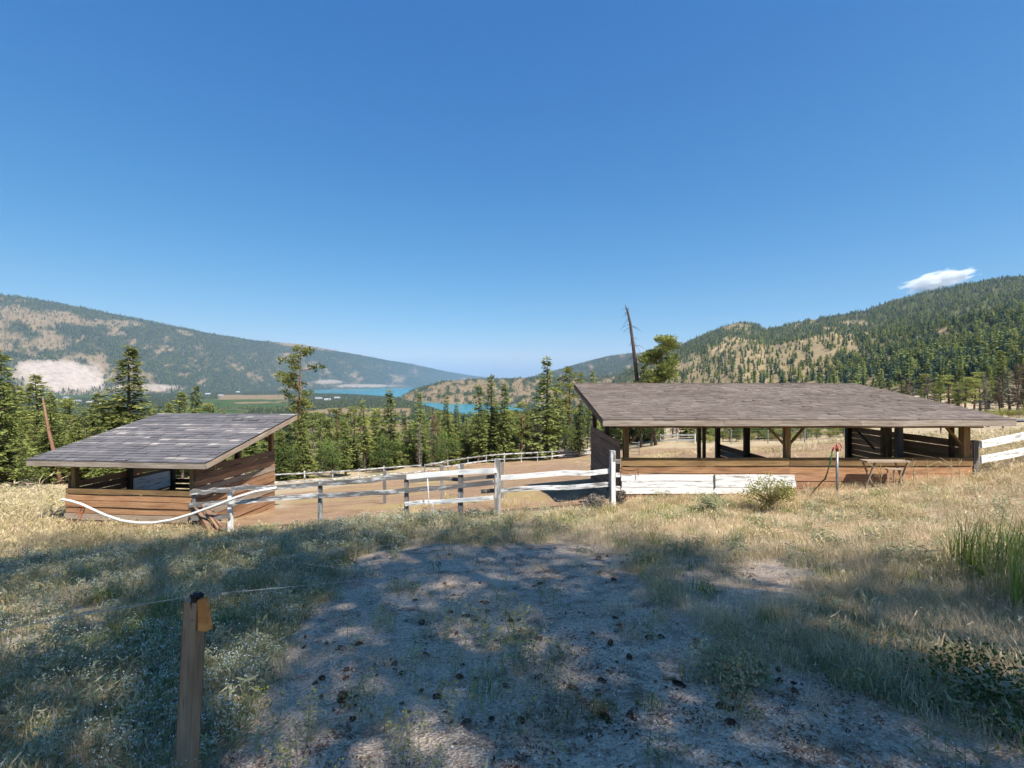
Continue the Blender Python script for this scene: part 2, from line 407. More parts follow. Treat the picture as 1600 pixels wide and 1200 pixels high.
def ground_material():
    m, n, l, b = newmat('ground_soil')
    geo = n.new('ShaderNodeNewGeometry')
    def nz(scale, detail=6, rough=0.65):
        t = n.new('ShaderNodeTexNoise'); t.inputs['Scale'].default_value = scale; t.inputs['Detail'].default_value = detail; t.inputs['Roughness'].default_value = rough
        l.new(geo.outputs['Position'], t.inputs['Vector']); return t
    def attr(k):
        a = n.new('ShaderNodeAttribute'); a.attribute_name = k; return a.outputs['Fac']
    def mix(f, a, c, blend='MIX'):
        x = n.new('ShaderNodeMix'); x.data_type = 'RGBA'; x.blend_type = blend
        if isinstance(f, float): x.inputs['Factor'].default_value = f
        else: l.new(f, x.inputs['Factor'])
        l.new(a, x.inputs['A']); l.new(c, x.inputs['B']); return x.outputs['Result']
    n1 = nz(1.3); n2 = nz(14, 8, 0.7); n3 = nz(60, 4)
    straw = ramp(n, [(0.25, (0.27, 0.20, 0.125)), (0.5, (0.46, 0.355, 0.225)), (0.75, (0.60, 0.485, 0.325))]); l.new(n2.outputs[0], straw.inputs[0])
    grn = ramp(n, [(0.25, (0.12, 0.115, 0.055)), (0.5, (0.25, 0.235, 0.11)), (0.75, (0.38, 0.34, 0.18))]); l.new(n2.outputs[0], grn.inputs[0])
    base = mix(attr('green'), straw.outputs[0], grn.outputs[0])
    dirt = ramp(n, [(0.25, (0.27, 0.165, 0.10)), (0.5, (0.39, 0.255, 0.16)), (0.75, (0.47, 0.335, 0.22))]); l.new(n1.outputs[0], dirt.inputs[0])
    d2 = ramp(n, [(0.3, (0.58, 0.55, 0.52)), (0.6, (1, 1, 1))]); l.new(n2.outputs[0], d2.inputs[0])
    dirtc = mix(0.7, dirt.outputs[0], d2.outputs[0], 'MULTIPLY')
    pat = nz(0.22, 5); gold = ramp(n, [(0.3, (0.34, 0.25, 0.11)), (0.7, (0.47, 0.36, 0.17))]); l.new(n2.outputs[0], gold.inputs[0])
    pm = n.new('ShaderNodeMapRange'); pm.inputs['From Min'].default_value = 0.50; pm.inputs['From Max'].default_value = 0.62; l.new(pat.outputs[0], pm.inputs['Value'])
    dirtc = mix(pm.outputs[0], dirtc, gold.outputs[0])
    base = mix(attr('arena'), base, dirtc)
    vo = n.new('ShaderNodeTexVoronoi'); vo.inputs['Scale'].default_value = 55; l.new(geo.outputs['Position'], vo.inputs['Vector'])
    vr = ramp(n, [(0.0, (0.30, 0.225, 0.165)), (0.45, (0.66, 0.52, 0.40)), (1.0, (0.86, 0.72, 0.58))]); l.new(vo.outputs['Color'], vr.inputs[0])
    gd = ramp(n, [(0.35, (0.75, 0.70, 0.65)), (0.65, (1, 1, 1))]); l.new(n1.outputs[0], gd.inputs[0])
    grav = mix(0.8, vr.outputs[0], gd.outputs[0], 'MULTIPLY')
    n5 = nz(2.6, 7, 0.72); lm = n.new('ShaderNodeMapRange'); lm.inputs['From Min'].default_value = 0.50; lm.inputs['From Max'].default_value = 0.66; l.new(n5.outputs[0], lm.inputs['Value'])
    lit = ramp(n, [(0.3, (0.10, 0.07, 0.045)), (0.7, (0.27, 0.20, 0.14))]); l.new(n3.outputs[0], lit.inputs[0])
    grav = mix(lm.outputs[0], grav, lit.outputs[0])
    base = mix(attr('gravel'), base, grav)
    l.new(base, b.inputs['Base Color']); b.inputs['Roughness'].default_value = 1.0; b.inputs['Specular IOR Level'].default_value = 0.05
    ad = n.new('ShaderNodeMath'); ad.operation = 'ADD'; l.new(n2.outputs[0], ad.inputs[0]); l.new(vo.outputs['Distance'], ad.inputs[1])
    bump(n, l, b, ad.outputs[0], 0.8, 0.03)
    return m
M_ground = ground_material()
me = mesh_np('ground', np.stack([GX, GY, GZ], -1).reshape(-1, 3), [grid_faces(len(rr), len(th), True)], M_ground,
             {'gravel': g_gr.reshape(-1), 'arena': g_ar.reshape(-1), 'green': g_gn.reshape(-1)}, smooth=True)
tag(add('ground', me), kind='structure')

# ------------------------------------------------------------------ far country: valley, lake, hills
LAKE_Z = -95.0
def far_px(x, y, z): 
    Y = z*F/(600-y); return np.array([(x-800)/F*Y, Y])
LAKEP = np.array([far_px(470, 607.5, LAKE_Z), far_px(560, 605, LAKE_Z), far_px(700, 605, LAKE_Z), far_px(760, 612, LAKE_Z), far_px(800, 640, LAKE_Z), far_px(780, 656, LAKE_Z), far_px(700, 637, LAKE_Z), far_px(640, 621, LAKE_Z), far_px(560, 615.5, LAKE_Z), far_px(480, 614, LAKE_Z)])
tv = np.radians(np.arange(-75, 75.01, 0.35)); rv = np.geomspace(225, 42000, 130)
VX, VY = polar(rv, tv)
edge = ground(225*np.sin(tv), 225*np.cos(tv))-2.0
ang = np.degrees(tv); floor_z = np.where(ang < 12, -92, -92+72*sstep(12, 32, ang))
VR = np.hypot(VX, VY)
VZ = edge[None, :] + (floor_z[None, :]-edge[None, :])*sstep(225, 1300, VR)
VZ += 6*(fbm(VX/300, VY/300, 61, 3)-0.5)*sstep(300, 900, VR)*(1-sstep(1500, 3000, VR))
lk = sum(inside(LAKEP, VX+dx, VY+dy) for dx, dy in ((0, 0), (60, 0), (-60, 0), (0, 60), (0, -60)))/5.0
VZ = np.where(lk > 0, LAKE_Z-14*lk, VZ)
f_green = np.zeros(VX.shape); f_tan = np.zeros(VX.shape)
px_v = 800+F*VX/VY; py_v = 600-F*VZ/VY
f_green = np.maximum(f_green, ((px_v > 60) & (px_v < 230) & (py_v > 612) & (py_v < 621)).astype(float))
f_green = np.maximum(f_green, ((px_v > 290) & (px_v < 450) & (py_v > 624) & (py_v < 660)).astype(float)*(fbm(VX/200, VY/200, 71, 2) > 0.35))
f_tan = np.maximum(f_tan, ((px_v > 345) & (px_v < 450) & (py_v > 617) & (py_v < 636)).astype(float))
f_tan = np.maximum(f_tan, ((px_v > 470) & (px_v < 640) & (py_v > 638) & (py_v < 700)).astype(float)*(fbm(VX/120, VY/120, 75, 2) > 0.40))
def far_material(name, tan_a, tan_b, wood_a, wood_b, scale):
    m, n, l, b = newmat(name)
    geo = n.new('ShaderNodeNewGeometry')
    nz = n.new('ShaderNodeTexNoise'); nz.inputs['Scale'].default_value = scale; nz.inputs['Detail'].default_value = 8; nz.inputs['Roughness'].default_value = 0.7
    l.new(geo.outputs['Position'], nz.inputs['Vector'])
    r1 = ramp(n, [(0.3, tan_a), (0.7, tan_b)]); r2 = ramp(n, [(0.3, wood_a), (0.7, wood_b)])
    l.new(nz.outputs[0], r1.inputs[0]); l.new(nz.outputs[0], r2.inputs[0])
    def attr(k):
        a = n.new('ShaderNodeAttribute'); a.attribute_name = k; return a.outputs['Fac']
    def mix(f, a, c):
        x = n.new('ShaderNodeMix'); x.data_type = 'RGBA'; l.new(f, x.inputs['Factor']); l.new(a, x.inputs['A'])
        if isinstance(c, tuple): x.inputs['B'].default_value = (*c, 1)
        else: l.new(c, x.inputs['B'])
        return x.outputs['Result']
    c = mix(attr('forest'), r1.outputs[0], r2.outputs[0])
    sr = ramp(n, [(0.3, (0.29, 0.23, 0.185)), (0.65, (0.47, 0.395, 0.335))]); l.new(nz.outputs[0], sr.inputs[0])
    c = mix(attr('sand'), c, sr.outputs[0])
    cr = ramp(n, [(0.35, (0.030, 0.055, 0.022)), (0.65, (0.075, 0.105, 0.04))]); l.new(nz.outputs[0], cr.inputs[0]); c = mix(attr('crop'), c, cr.outputs[0])
    l.new(c, b.inputs['Base Color']); b.inputs['Roughness'].default_value = 1.0; b.inputs['Specular IOR Level'].default_value = 0.0
    return m
M_far = far_material('far_slope', (0.155, 0.112, 0.064), (0.25, 0.185, 0.108), (0.024, 0.034, 0.018), (0.050, 0.057, 0.030), 0.02)
M_near_hill = far_material('near_slope', (0.20, 0.148, 0.080), (0.33, 0.25, 0.142), (0.05, 0.058, 0.026), (0.10, 0.10, 0.046), 0.03)
v_for = np.clip(1-f_tan-f_green, 0, 1)
me = mesh_np('valley', np.stack([VX, VY, VZ], -1).reshape(-1, 3), [grid_faces(len(rv), len(tv), False)], M_far,
             {'forest': v_for.reshape(-1), 'sand': np.zeros(VX.size), 'crop': f_green.reshape(-1)}, smooth=True)
tag(add('valley', me), kind='structure')

m, n, l, b = newmat('lake_water')
b.inputs['Base Color'].default_value = (0.008, 0.175, 0.21, 1); b.inputs['Roughness'].default_value = 0.22; b.inputs['Specular IOR Level'].default_value = 0.35
geo = n.new('ShaderNodeNewGeometry'); nz = n.new('ShaderNodeTexNoise'); nz.inputs['Scale'].default_value = 0.05; l.new(geo.outputs['Position'], nz.inputs['Vector'])
bump(n, l, b, nz.outputs[0], 0.3, 2.0)
lx = np.linspace(-7000, 900, 30); ly = np.linspace(1000, 18000, 40); LX, LY = np.meshgrid(lx, ly, indexing='ij')
me = mesh_np('lake', np.stack([LX, LY, np.full(LX.shape, LAKE_Z)], -1).reshape(-1, 3), [grid_faces(30, 40, False)[:, ::-1]], m)
tag(add('lake', me), kind='structure')

HILLS = {}
def hill(name, ridge, foot, mask, sand=None, nu=420, nv=90, rough=1.0, prof=1.0, mat=M_far, seed=1, back=0.35):
    """ridge: [(px, py, Y)]; foot: [(px, Y, z)]; a solid slope from its foot to its ridge, with its far side"""
    ridge = np.array(ridge, float); foot = np.array(foot, float)
    u = np.linspace(ridge[0, 0], ridge[-1, 0], nu); t = np.concatenate([[-0.06], np.linspace(0, 1, nv), 1+np.linspace(0.05, back, 6)])
    ry = np.interp(u, ridge[:, 0], ridge[:, 1]); rY = np.interp(u, ridge[:, 0], ridge[:, 2]); rz = (600-ry)/F*rY
    fY = np.interp(u, foot[:, 0], foot[:, 1]); fz = np.interp(u, foot[:, 0], foot[:, 2])
    U, T = np.meshgrid(u, t, indexing='ij')
    Y = fY[:, None] + (rY-fY)[:, None]*T
    X = (U-800)/F*rY[:, None]*0 + (U-800)/F*Y
    tt = np.clip(T, 0, 1)
    H = (rz-fz)[:, None]
    Z = fz[:, None] + H*(tt**prof)
    wv = np.sin(pi*tt)**0.8
    S = np.abs(H).mean()*2.2+1
    Z += H*wv*rough*(0.34*(fbm(X/S*1.4, Y/S*0.7, seed, 4)-0.5) + 0.16*(fbm(X/S*5, Y/S*3, seed+5, 4)-0.5))
    gul = np.abs(fbm(U/22+0.9*fbm(X/S, Y/S, seed+40, 3)*3, tt*1.6, seed+41, 3)-0.5)*2
    Z -= H*wv*rough*0.05*(1-gul)**3*sstep(0.25, 0.5, tt)
    Z = np.where(T < 0, fz[:, None]-60, Z)
    Z = np.where(T > 1, rz[:, None]-(T-1)*H*1.4, Z)
    Z += np.where((T > 0.9) & (T <= 1.2), H*0.012*(fbm(U/14, T*0, seed+9, 3)-0.5), 0)
    PX = 800+F*X/Y; PY = 600-F*Z/Y
    Fm = mask(PX, PY, X, Y, tt, U); Sm = sand(PX, PY, X, Y, tt) if sand is not None else np.zeros(X.shape)
    Fm = np.clip(Fm*(1-Sm), 0, 1)
    me = mesh_np(name, np.stack([X, Y, Z], -1).reshape(-1, 3), [grid_faces(nu, len(t), False)], mat,
                 {'forest': Fm.reshape(-1), 'sand': Sm.reshape(-1), 'crop': np.zeros(X.size)}, smooth=True)
    o = tag(add(name, me), kind='structure')
    return dict(X=X, Y=Y, Z=Z, F=Fm, T=T, S=Sm, nu=nu, o=o)
def ell(px, py, cx, cy, rx, ry, tilt=0.0):
    dx = px-cx; dy = (py-cy)-tilt*dx
    return 1-sstep(0.6, 1.15, np.sqrt((dx/rx)**2+(dy/ry)**2) + 0.5*(fbm(px/11, py/7, 91, 3)-0.5))

def mask_left(px, py, X, Y, t, U):
    d = 0.62*fbm(px/26, py/13, 101, 4)+0.38*fbm(px/5, py/3.2, 103, 3)
    f = sstep(0.36, 0.56, d+0.16*sstep(0.72, 0.92, t)+0.10*sstep(150, 260, px)-0.05*sstep(380, 460, px)+0.06*sstep(600, 700, px))
    bare = np.zeros_like(px)
    for e in ((25, 492, 55, 15, 0.1), (105, 497, 48, 10, 0.2), (185, 505, 40, 6, 0.05), (75, 535, 35, 14, 0), (10, 525, 30, 8, 0), (140, 560, 30, 6, 0.3), (480, 541, 55, 5, 0.12), (290, 520, 14, 4, 0.2)):
        bare = np.maximum(bare, ell(px, py, *e)*(0.45+0.55*sstep(0.35, 0.5, fbm(px/6, py/4, 107, 3))))
    ridgef = sstep(0.93, 0.99, t)*(np.abs(px-480) > 55)
    return np.maximum(np.clip(f-bare, 0, 1), ridgef)
def sand_left(px, py, X, Y, t):
    s = ell(px, py, 95, 588, 82, 27, 0.08)*(py > 556)
    s = np.maximum(s, ell(px, py, 230, 606, 60, 6)*0.7); s = np.maximum(s, ell(px, py, 515, 597, 26, 4)*0.6); s = np.maximum(s, ell(px, py, 570, 603, 60, 3)*0.55)
    return s
HL = hill('mountain', [(-900, 440, 5200), (-300, 440, 5300), (0, 460, 5600), (60, 468, 5800), (160, 487, 6100), (240, 503, 6600), (330, 521, 7300), (400, 532, 8000), (470, 538, 8800), (520, 547, 9600), (600, 562, 11800), (640, 568, 13200), (700, 581, 16500), (745, 588, 20000), (800, 593, 26000)],
          [(-900, 3000, -95), (0, 3500, -95), (200, 4400, -95), (400, 6200, -95), (500, 8200, -94), (600, 10800, -94), (700, 15000, -94), (800, 24000, -94)], mask_left, sand_left, nu=620, nv=110, seed=3)
def mask_far(px, py, X, Y, t, U): return sstep(0.30, 0.5, fbm(px/12, py/8, 120, 4)+0.1)
HF = hill('mountain', [(780, 600, 9000), (850, 584, 8600), (900, 569, 8000), (950, 556, 7400), (985, 552, 7000), (1040, 548, 6600), (1100, 552, 6500), (1200, 560, 6300)],
          [(780, 5200, -94), (1200, 3600, -60)], mask_far, None, nu=160, nv=40, seed=12)
def mask_pen(px, py, X, Y, t, U): return np.clip(sstep(0.46, 0.64, fbm(px/7, py/5, 130, 4)+0.25*sstep(0.9, 1, t)+0.1*sstep(780, 880, px)), 0, 1)
HP = hill('hill', [(628, 618, 3100), (650, 607, 3150), (690, 596, 3200), (740, 592, 3200), (800, 591, 3200), (850, 589.5, 3200), (930, 588, 3300), (1010, 584, 3400), (1100, 580, 3500)],
          [(628, 2750, -99), (700, 2350, -99), (800, 2200, -97), (1100, 2000, -70)], mask_pen, None, nu=200, nv=50, seed=21, prof=0.8)
def mask_right(px, py, X, Y, t, U):
    d = 0.6*fbm(px/38, py/16, 141, 4)+0.4*fbm(px/9, py/4.5, 143, 3)
    f = sstep(0.45, 0.63, d+0.22*sstep(0.45, 0.75, t)+0.16*sstep(1330, 1480, px)-0.10*sstep(0.45, 0.25, t)*(px < 1330))
    for e in ((1150, 512, 25, 7), (1180, 585, 110, 13, 0.0), (1340, 505, 30, 5), (1100, 560, 50, 8, -0.1), (1280, 530, 60, 7, -0.15), (1480, 535, 60, 6, 0.0), (1250, 568, 60, 9)):
        f = f*(1-0.85*ell(px, py, *e)*(0.5+0.5*sstep(0.35, 0.55, fbm(px/8, py/5, 147, 3))))
    return np.clip(f, 0, 1)
HR = hill('hill', [(960, 590, 3000), (1000, 566, 2900), (1030, 549, 2800), (1060, 540, 2700), (1100, 522, 2600), (1140, 507, 2500), (1160, 503, 2480), (1185, 508, 2450), (1196, 515, 2430), (1240, 505, 2380), (1300, 494, 2300), (1350, 486, 2250), (1400, 468, 2200), (1450, 456, 2150), (1500, 446, 2100), (1560, 436, 2050), (1600, 431, 2000), (1800, 400, 1900), (2300, 340, 1800)],
          [(960, 1250, -75), (1050, 900, -28), (1150, 640, -12), (1300, 430, -6), (1450, 320, -2), (1600, 270, 3), (1800, 260, 14), (2300, 260, 22)], mask_right, None, nu=480, nv=110, seed=33, prof=1.15, mat=M_near_hill)

# ------------------------------------------------------------------ plant building blocks
def cards(C, D, W, L, var, wid_dir=None):
    """leaf-like rhombic faces: centre-base C, direction D (unit), width W, length L -> verts, quads, var"""
    n = len(C); C = np.asarray(C, float); D = np.asarray(D, float)
    if wid_dir is None:
        r = rng.normal(size=(n, 3)); S = np.cross(D, r)
    else: S = np.cross(D, wid_dir)
    S /= np.maximum(np.linalg.norm(S, axis=1, keepdims=True), 1e-6)
    W = np.asarray(W).reshape(-1, 1)*0.5; L = np.asarray(L).reshape(-1, 1)
    V = np.stack([C, C+D*L*0.45+S*W, C+D*L, C+D*L*0.45-S*W], 1).reshape(-1, 3)
    Q = np.arange(4*n).reshape(n, 4)
    return V, Q, np.repeat(np.asarray(var, float), 4)
def unit(a): return a/np.maximum(np.linalg.norm(a, axis=-1, keepdims=True), 1e-9)

def trunk_mesh(name, H, r, mat, lean=0.0, seed=0, limbs=(), n=8, top=1.0, wig=0.012):
    R = random.Random(seed); mb = MB(); pts = []; rad = []
    ph = R.uniform(0, 6.28)
    for k in range(9):
        t = k/8*top; pts.append((lean*H*t + wig*H*sin(3*t+ph)*t, wig*H*cos(2.3*t+ph)*t-wig*H*cos(ph)*0, H*t)); rad.append(max(0.012, r*(1-t)**0.8*(1.25 if k == 0 else 1)))
    pts.insert(0, (pts[0][0], pts[0][1], -0.6)); rad.insert(0, rad[0])
    mb.tube(pts, rad, n)
    for (a, b, ra) in limbs:
        a = Vector(a); b = Vector(b); m_ = (a+b)/2+Vector((0, 0, (b-a).length*R.uniform(-0.08, 0.08)))
        mb.tube([a, m_, b], [ra, ra*0.7, ra*0.25], 5)
    return mb.mesh(name, mat, True)

def fir(seed, H, R, base=0.06, dens=1.0, mat=M_fir, bmat=M_bark, droop=0.28, ragged=0.35, spray=0.42, lean=0.0, wide=0.85):
    g = np.random.default_rng(seed); C = []; D = []; Wd = []; Ln = []; Vr = []; limbs = []
    z = base*H
    while z < H*0.985:
        f = (z-base*H)/(H-base*H); r0 = R*(1-f)**wide*(0.85+0.15*sin(z*1.7+seed)) + 0.12
        low = min(1, 0.55+f*4)                                     # the lowest whorls are shorter and thin
        nb = max(3, int(round((5+4*(1-f))*dens*g.uniform(0.6, 1.25))))
        for k in range(nb):
            az = g.uniform(0, 2*pi); lob = 0.80+0.20*sin(az*2+seed+z*0.35)+0.16*sin(az*3-z*0.8+seed*2)
            r = r0*low*lob*g.uniform(1-ragged, 1.15)*(0.55 if g.random() < 0.12 else 1.0); dz0 = g.uniform(-0.30, 0.30)
            ca, sa = cos(az), sin(az)
            steps = max(2, int(r/0.24))
            if r > 0.7 and g.random() < 0.5: limbs.append(((lean*z, 0, z+dz0), (lean*z+ca*r*0.8, sa*r*0.8, z+dz0-droop*r*0.8), 0.018+0.012*r))
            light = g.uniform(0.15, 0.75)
            for s in range(steps):
                q = (s+g.uniform(0.3, 1.0))/steps
                bx = np.array([lean*z+ca*r*q, sa*r*q, z+dz0 - droop*r*q*(1.15-0.5*q)])
                m_ = 4 if q > 0.3 else 2
                for j in range(m_):
                    side = g.uniform(-1.2, 1.2); a2 = az+side
                    d = np.array([cos(a2), sin(a2), g.uniform(-0.55, 0.35)])
                    C.append(bx+g.normal(size=3)*0.05); D.append(d); Wd.append(spray*g.uniform(0.26, 0.46)); Ln.append(spray*g.uniform(0.6, 1.25))
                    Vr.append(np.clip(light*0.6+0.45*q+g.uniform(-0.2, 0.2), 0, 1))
        z += g.uniform(0.20, 0.34)*max(0.8, H/14)
    for k in range(8):
        C.append((lean*H, 0, H*(0.955+0.005*k))); D.append((g.normal()*0.25, g.normal()*0.25, 1)); Wd.append(0.10); Ln.append(0.4); Vr.append(0.6)
    D = unit(np.array(D)); nrm = np.array([0, 0, 1.0])+g.normal(size=D.shape)*0.55
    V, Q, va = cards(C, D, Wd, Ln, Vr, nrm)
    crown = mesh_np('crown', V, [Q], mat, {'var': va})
    trunk = trunk_mesh('trunk', H, 0.012*H+0.04, bmat, lean, seed, limbs[:90])
    return trunk, crown

def pine(seed, H, R, base=0.4, nl=26, mat=M_pine, bmat=M_barkred, clump=0.62, cards_per=46, lean=0.0, flat=False, csize=1.0):
    g = np.random.default_rng(seed); C = []; D = []; Wd = []; Ln = []; Vr = []; limbs = []
    for k in range(nl):
        f = (k+g.uniform(0, 0.9))/nl; z = H*(base+(1-base)*f*0.97)
        prof = (0.55+0.9*f if f < 0.45 else 1.0*(1-((f-0.45)/0.62)**1.7)) if not flat else (0.8+0.2*sin(f*3))*(1-f**4)
        r = R*max(0.16, prof)*g.uniform(0.55, 1.15); az = g.uniform(0, 2*pi)+k*2.4
        rise = g.uniform(-0.12, 0.35)
        a = np.array([lean*z, 0, z-0.1*r]); e = np.array([lean*z+cos(az)*r, sin(az)*r, z+rise*r])
        limbs.append((a, e, 0.02+0.018*r))
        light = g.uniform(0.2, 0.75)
        for q, cs in ((1.0, 1.0), (0.72, 0.9), (0.45, 0.7)):
            if q < 0.6 and r < 1.0: continue
            cpos = a+(e-a)*q+g.normal(size=3)*np.array([0.25, 0.25, 0.12])
            m_ = int(cards_per*cs)
            o = unit(g.normal(size=(m_, 3)))*(g.random((m_, 1))**0.5)*clump*cs*np.array([1, 1, 0.62])
            d = unit(o+np.array([cos(az)*0.3, sin(az)*0.3, 0.35])*clump+g.normal(size=(m_, 3))*0.2)
            C += list(cpos+o*0.75); D += list(d); Wd += list(csize*g.uniform(0.10, 0.2, m_)); Ln += list(csize*g.uniform(0.22, 0.4, m_))
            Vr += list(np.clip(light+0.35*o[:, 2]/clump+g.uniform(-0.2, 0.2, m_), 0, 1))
    V, Q, va = cards(C, np.array(D), Wd, Ln, Vr)
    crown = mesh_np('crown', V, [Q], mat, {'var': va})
    trunk = trunk_mesh('trunk', H, 0.013*H+0.05, bmat, lean, seed, limbs)
    return trunk, crown

def bare(seed, H, mat=M_barkgrey, nt_=40, lean=0.0, r=0.07, tw=0.9, twig=M_greytwig):
    g = np.random.default_rng(seed); limbs = []; C = []; D = []; Wd = []; Ln = []; Vr = []
    for k in range(nt_):
        z = H*g.uniform(0.25, 0.98); az = g.uniform(0, 6.28); ln = tw*g.uniform(0.3, 1)*(1.15-z/H)
        e = np.array([lean*z+cos(az)*ln, sin(az)*ln, z-0.25*ln])
        limbs.append(((lean*z, 0, z), e, 0.016))
        for q in range(3):
            C.append(np.array([lean*z, 0, z])+(e-np.array([lean*z, 0, z]))*g.uniform(0.4, 1)); D.append([cos(az)+g.normal()*.6, sin(az)+g.normal()*.6, g.normal()*0.5]); Wd.append(0.03); Ln.append(g.uniform(0.2, 0.45)); Vr.append(g.random())
    V, Q, va = cards(C, unit(np.array(D)), Wd, Ln, Vr)
    return trunk_mesh('trunk', H, r, mat, lean, seed, limbs, 6, wig=0.01), mesh_np('crown', V, [Q], twig, {'var': va})

def broad(seed, H, R, mat=M_leaf, bmat=M_bark, nc=34, per=60, leaf=0.16):
    g = np.random.default_rng(seed); C = []; D = []; Wd = []; Ln = []; Vr = []; limbs = []
    for k in range(nc):
        d = unit(g.normal(size=3)); rad = g.random()**0.4
        c = np.array([d[0]*R*rad, d[1]*R*rad, H*0.58+d[2]*H*0.40*rad])
        limbs.append(((0, 0, max(0.1*H, c[2]*0.55)), c, 0.03)); light = g.uniform(0.1, 0.7)
        o = unit(g.normal(size=(per, 3)))*(g.random((per, 1))**0.45)*R*0.34
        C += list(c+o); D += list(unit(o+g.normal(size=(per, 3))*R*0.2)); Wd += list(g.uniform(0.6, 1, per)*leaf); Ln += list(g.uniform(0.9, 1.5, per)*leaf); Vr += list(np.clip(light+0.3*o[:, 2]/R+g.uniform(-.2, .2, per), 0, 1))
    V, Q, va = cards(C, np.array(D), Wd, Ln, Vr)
    return trunk_mesh('trunk', H*0.7, 0.02*H+0.03, bmat, 0, seed, limbs), mesh_np('crown', V, [Q], mat, {'var': va})

def place_tree(name, proto, loc, s, rz, label, cat, group=None, sx=1.0):
    r = empty(name, loc); r.rotation_euler = (random.gauss(0, 0.022), random.gauss(0, 0.022), rz); r.scale = (s*sx, s*sx, s)
    for nm, me_ in (('trunk', proto[0]), ('crown', proto[1])):
        o = bpy.data.objects.new(nm, me_); COL.objects.link(o); o.parent = r
    return tag(r, label, cat, group)

# scatter: one 'stuff' object whose points carry instances
def scatter(name, pts, rot, scl, idx, protos, label=None, cat=None, kind='stuff'):
    coll = bpy.data.collections.new(name+'_kinds')
    for k, me_ in enumerate(protos):
        coll.objects.link(bpy.data.objects.new('%02d_kind' % k + name, me_))
    me_ = bpy.data.meshes.new(name); pts = np.asarray(pts, np.float32)
    me_.vertices.add(len(pts)); me_.vertices.foreach_set('co', pts.reshape(-1)); me_.update()
    a = me_.attributes.new('rot', 'FLOAT_VECTOR', 'POINT'); a.data.foreach_set('vector', np.asarray(rot, np.float32).reshape(-1))
    a = me_.attributes.new('scl', 'FLOAT_VECTOR', 'POINT'); s3 = np.asarray(scl, np.float32)
    if s3.ndim == 1: s3 = np.repeat(s3[:, None], 3, 1)
    a.data.foreach_set('vector', np.ascontiguousarray(s3).reshape(-1))
    a = me_.attributes.new('idx', 'INT', 'POINT'); a.data.foreach_set('value', np.asarray(idx, np.int32))
    o = add(name, me_)
    ng = bpy.data.node_groups.new(name+'_scatter', 'GeometryNodeTree')
    ng.interface.new_socket('Geometry', in_out='INPUT', socket_type='NodeSocketGeometry')
    ng.interface.new_socket('Geometry', in_out='OUTPUT', socket_type='NodeSocketGeometry')
    N = ng.nodes; L = ng.links
    gi = N.new('NodeGroupInput'); go = N.new('NodeGroupOutput'); ip = N.new('GeometryNodeInstanceOnPoints'); ci = N.new('GeometryNodeCollectionInfo')
    ci.inputs['Collection'].default_value = coll; ci.inputs['Separate Children'].default_value = True; ci.inputs['Reset Children'].default_value = True
    def na(k, t):
        q = N.new('GeometryNodeInputNamedAttribute'); q.data_type = t; q.inputs['Name'].default_value = k; return q.outputs['Attribute']
    er = N.new('FunctionNodeEulerToRotation')
    L.new(na('rot', 'FLOAT_VECTOR'), er.inputs[0]); L.new(er.outputs[0], ip.inputs['Rotation'])
    L.new(na('scl', 'FLOAT_VECTOR'), ip.inputs['Scale']); L.new(na('idx', 'INT'), ip.inputs['Instance Index'])
    ip.inputs['Pick Instance'].default_value = True
    L.new(gi.outputs[0], ip.inputs['Points']); L.new(ci.outputs['Instances'], ip.inputs['Instance']); L.new(ip.outputs[0], go.inputs[0])
    md = o.modifiers.new('scatter', 'NODES'); md.node_group = ng
    return tag(o, label, cat, None, kind)

# small far trees (a few pixels each): ragged little cones of leaf cards
def far_tree(seed, mat, H=1.0, R=0.17, n=46):
    g = np.random.default_rng(seed); f = g.random(n)**0.8; az = g.uniform(0, 6.28, n)
    r = R*(1-f)**0.9*g.uniform(0.3, 1.0, n)
    C = np.stack([r*np.cos(az), r*np.sin(az), 0.06+0.88*f], 1); D = unit(np.stack([np.cos(az), np.sin(az), g.uniform(-0.5, 0.5, n)], 1))
    V, Q, va = cards(C, D, np.full(n, 0.11)*(1.2-f*0.6), np.full(n, 0.15)*(1.2-0.6*f), g.random(n), np.array([0, 0, 1.0])+g.normal(size=(n, 3))*0.6)
    k = 5; a = np.arange(k)*2*pi/k                                 # dense heart of the crown
    V2 = np.concatenate([np.stack([R*0.62*np.cos(a), R*0.62*np.sin(a), np.full(k, 0.08)], 1), [[0, 0, 0.97]]]); T2 = np.array([[i, (i+1) % k, k] for i in range(k)])+len(V)
    return mesh_np('far_tree', np.concatenate([V, V2]), [Q, T2], mat, {'var': np.concatenate([va, np.full(k+1, 0.25)])})
FT = [far_tree(1, M_fir, R=0.20), far_tree(2, M_bluefir, R=0.17), far_tree(3, M_fir, R=0.25), far_tree(4, M_pine, R=0.24), far_tree(5, M_bluefir, R=0.22)]

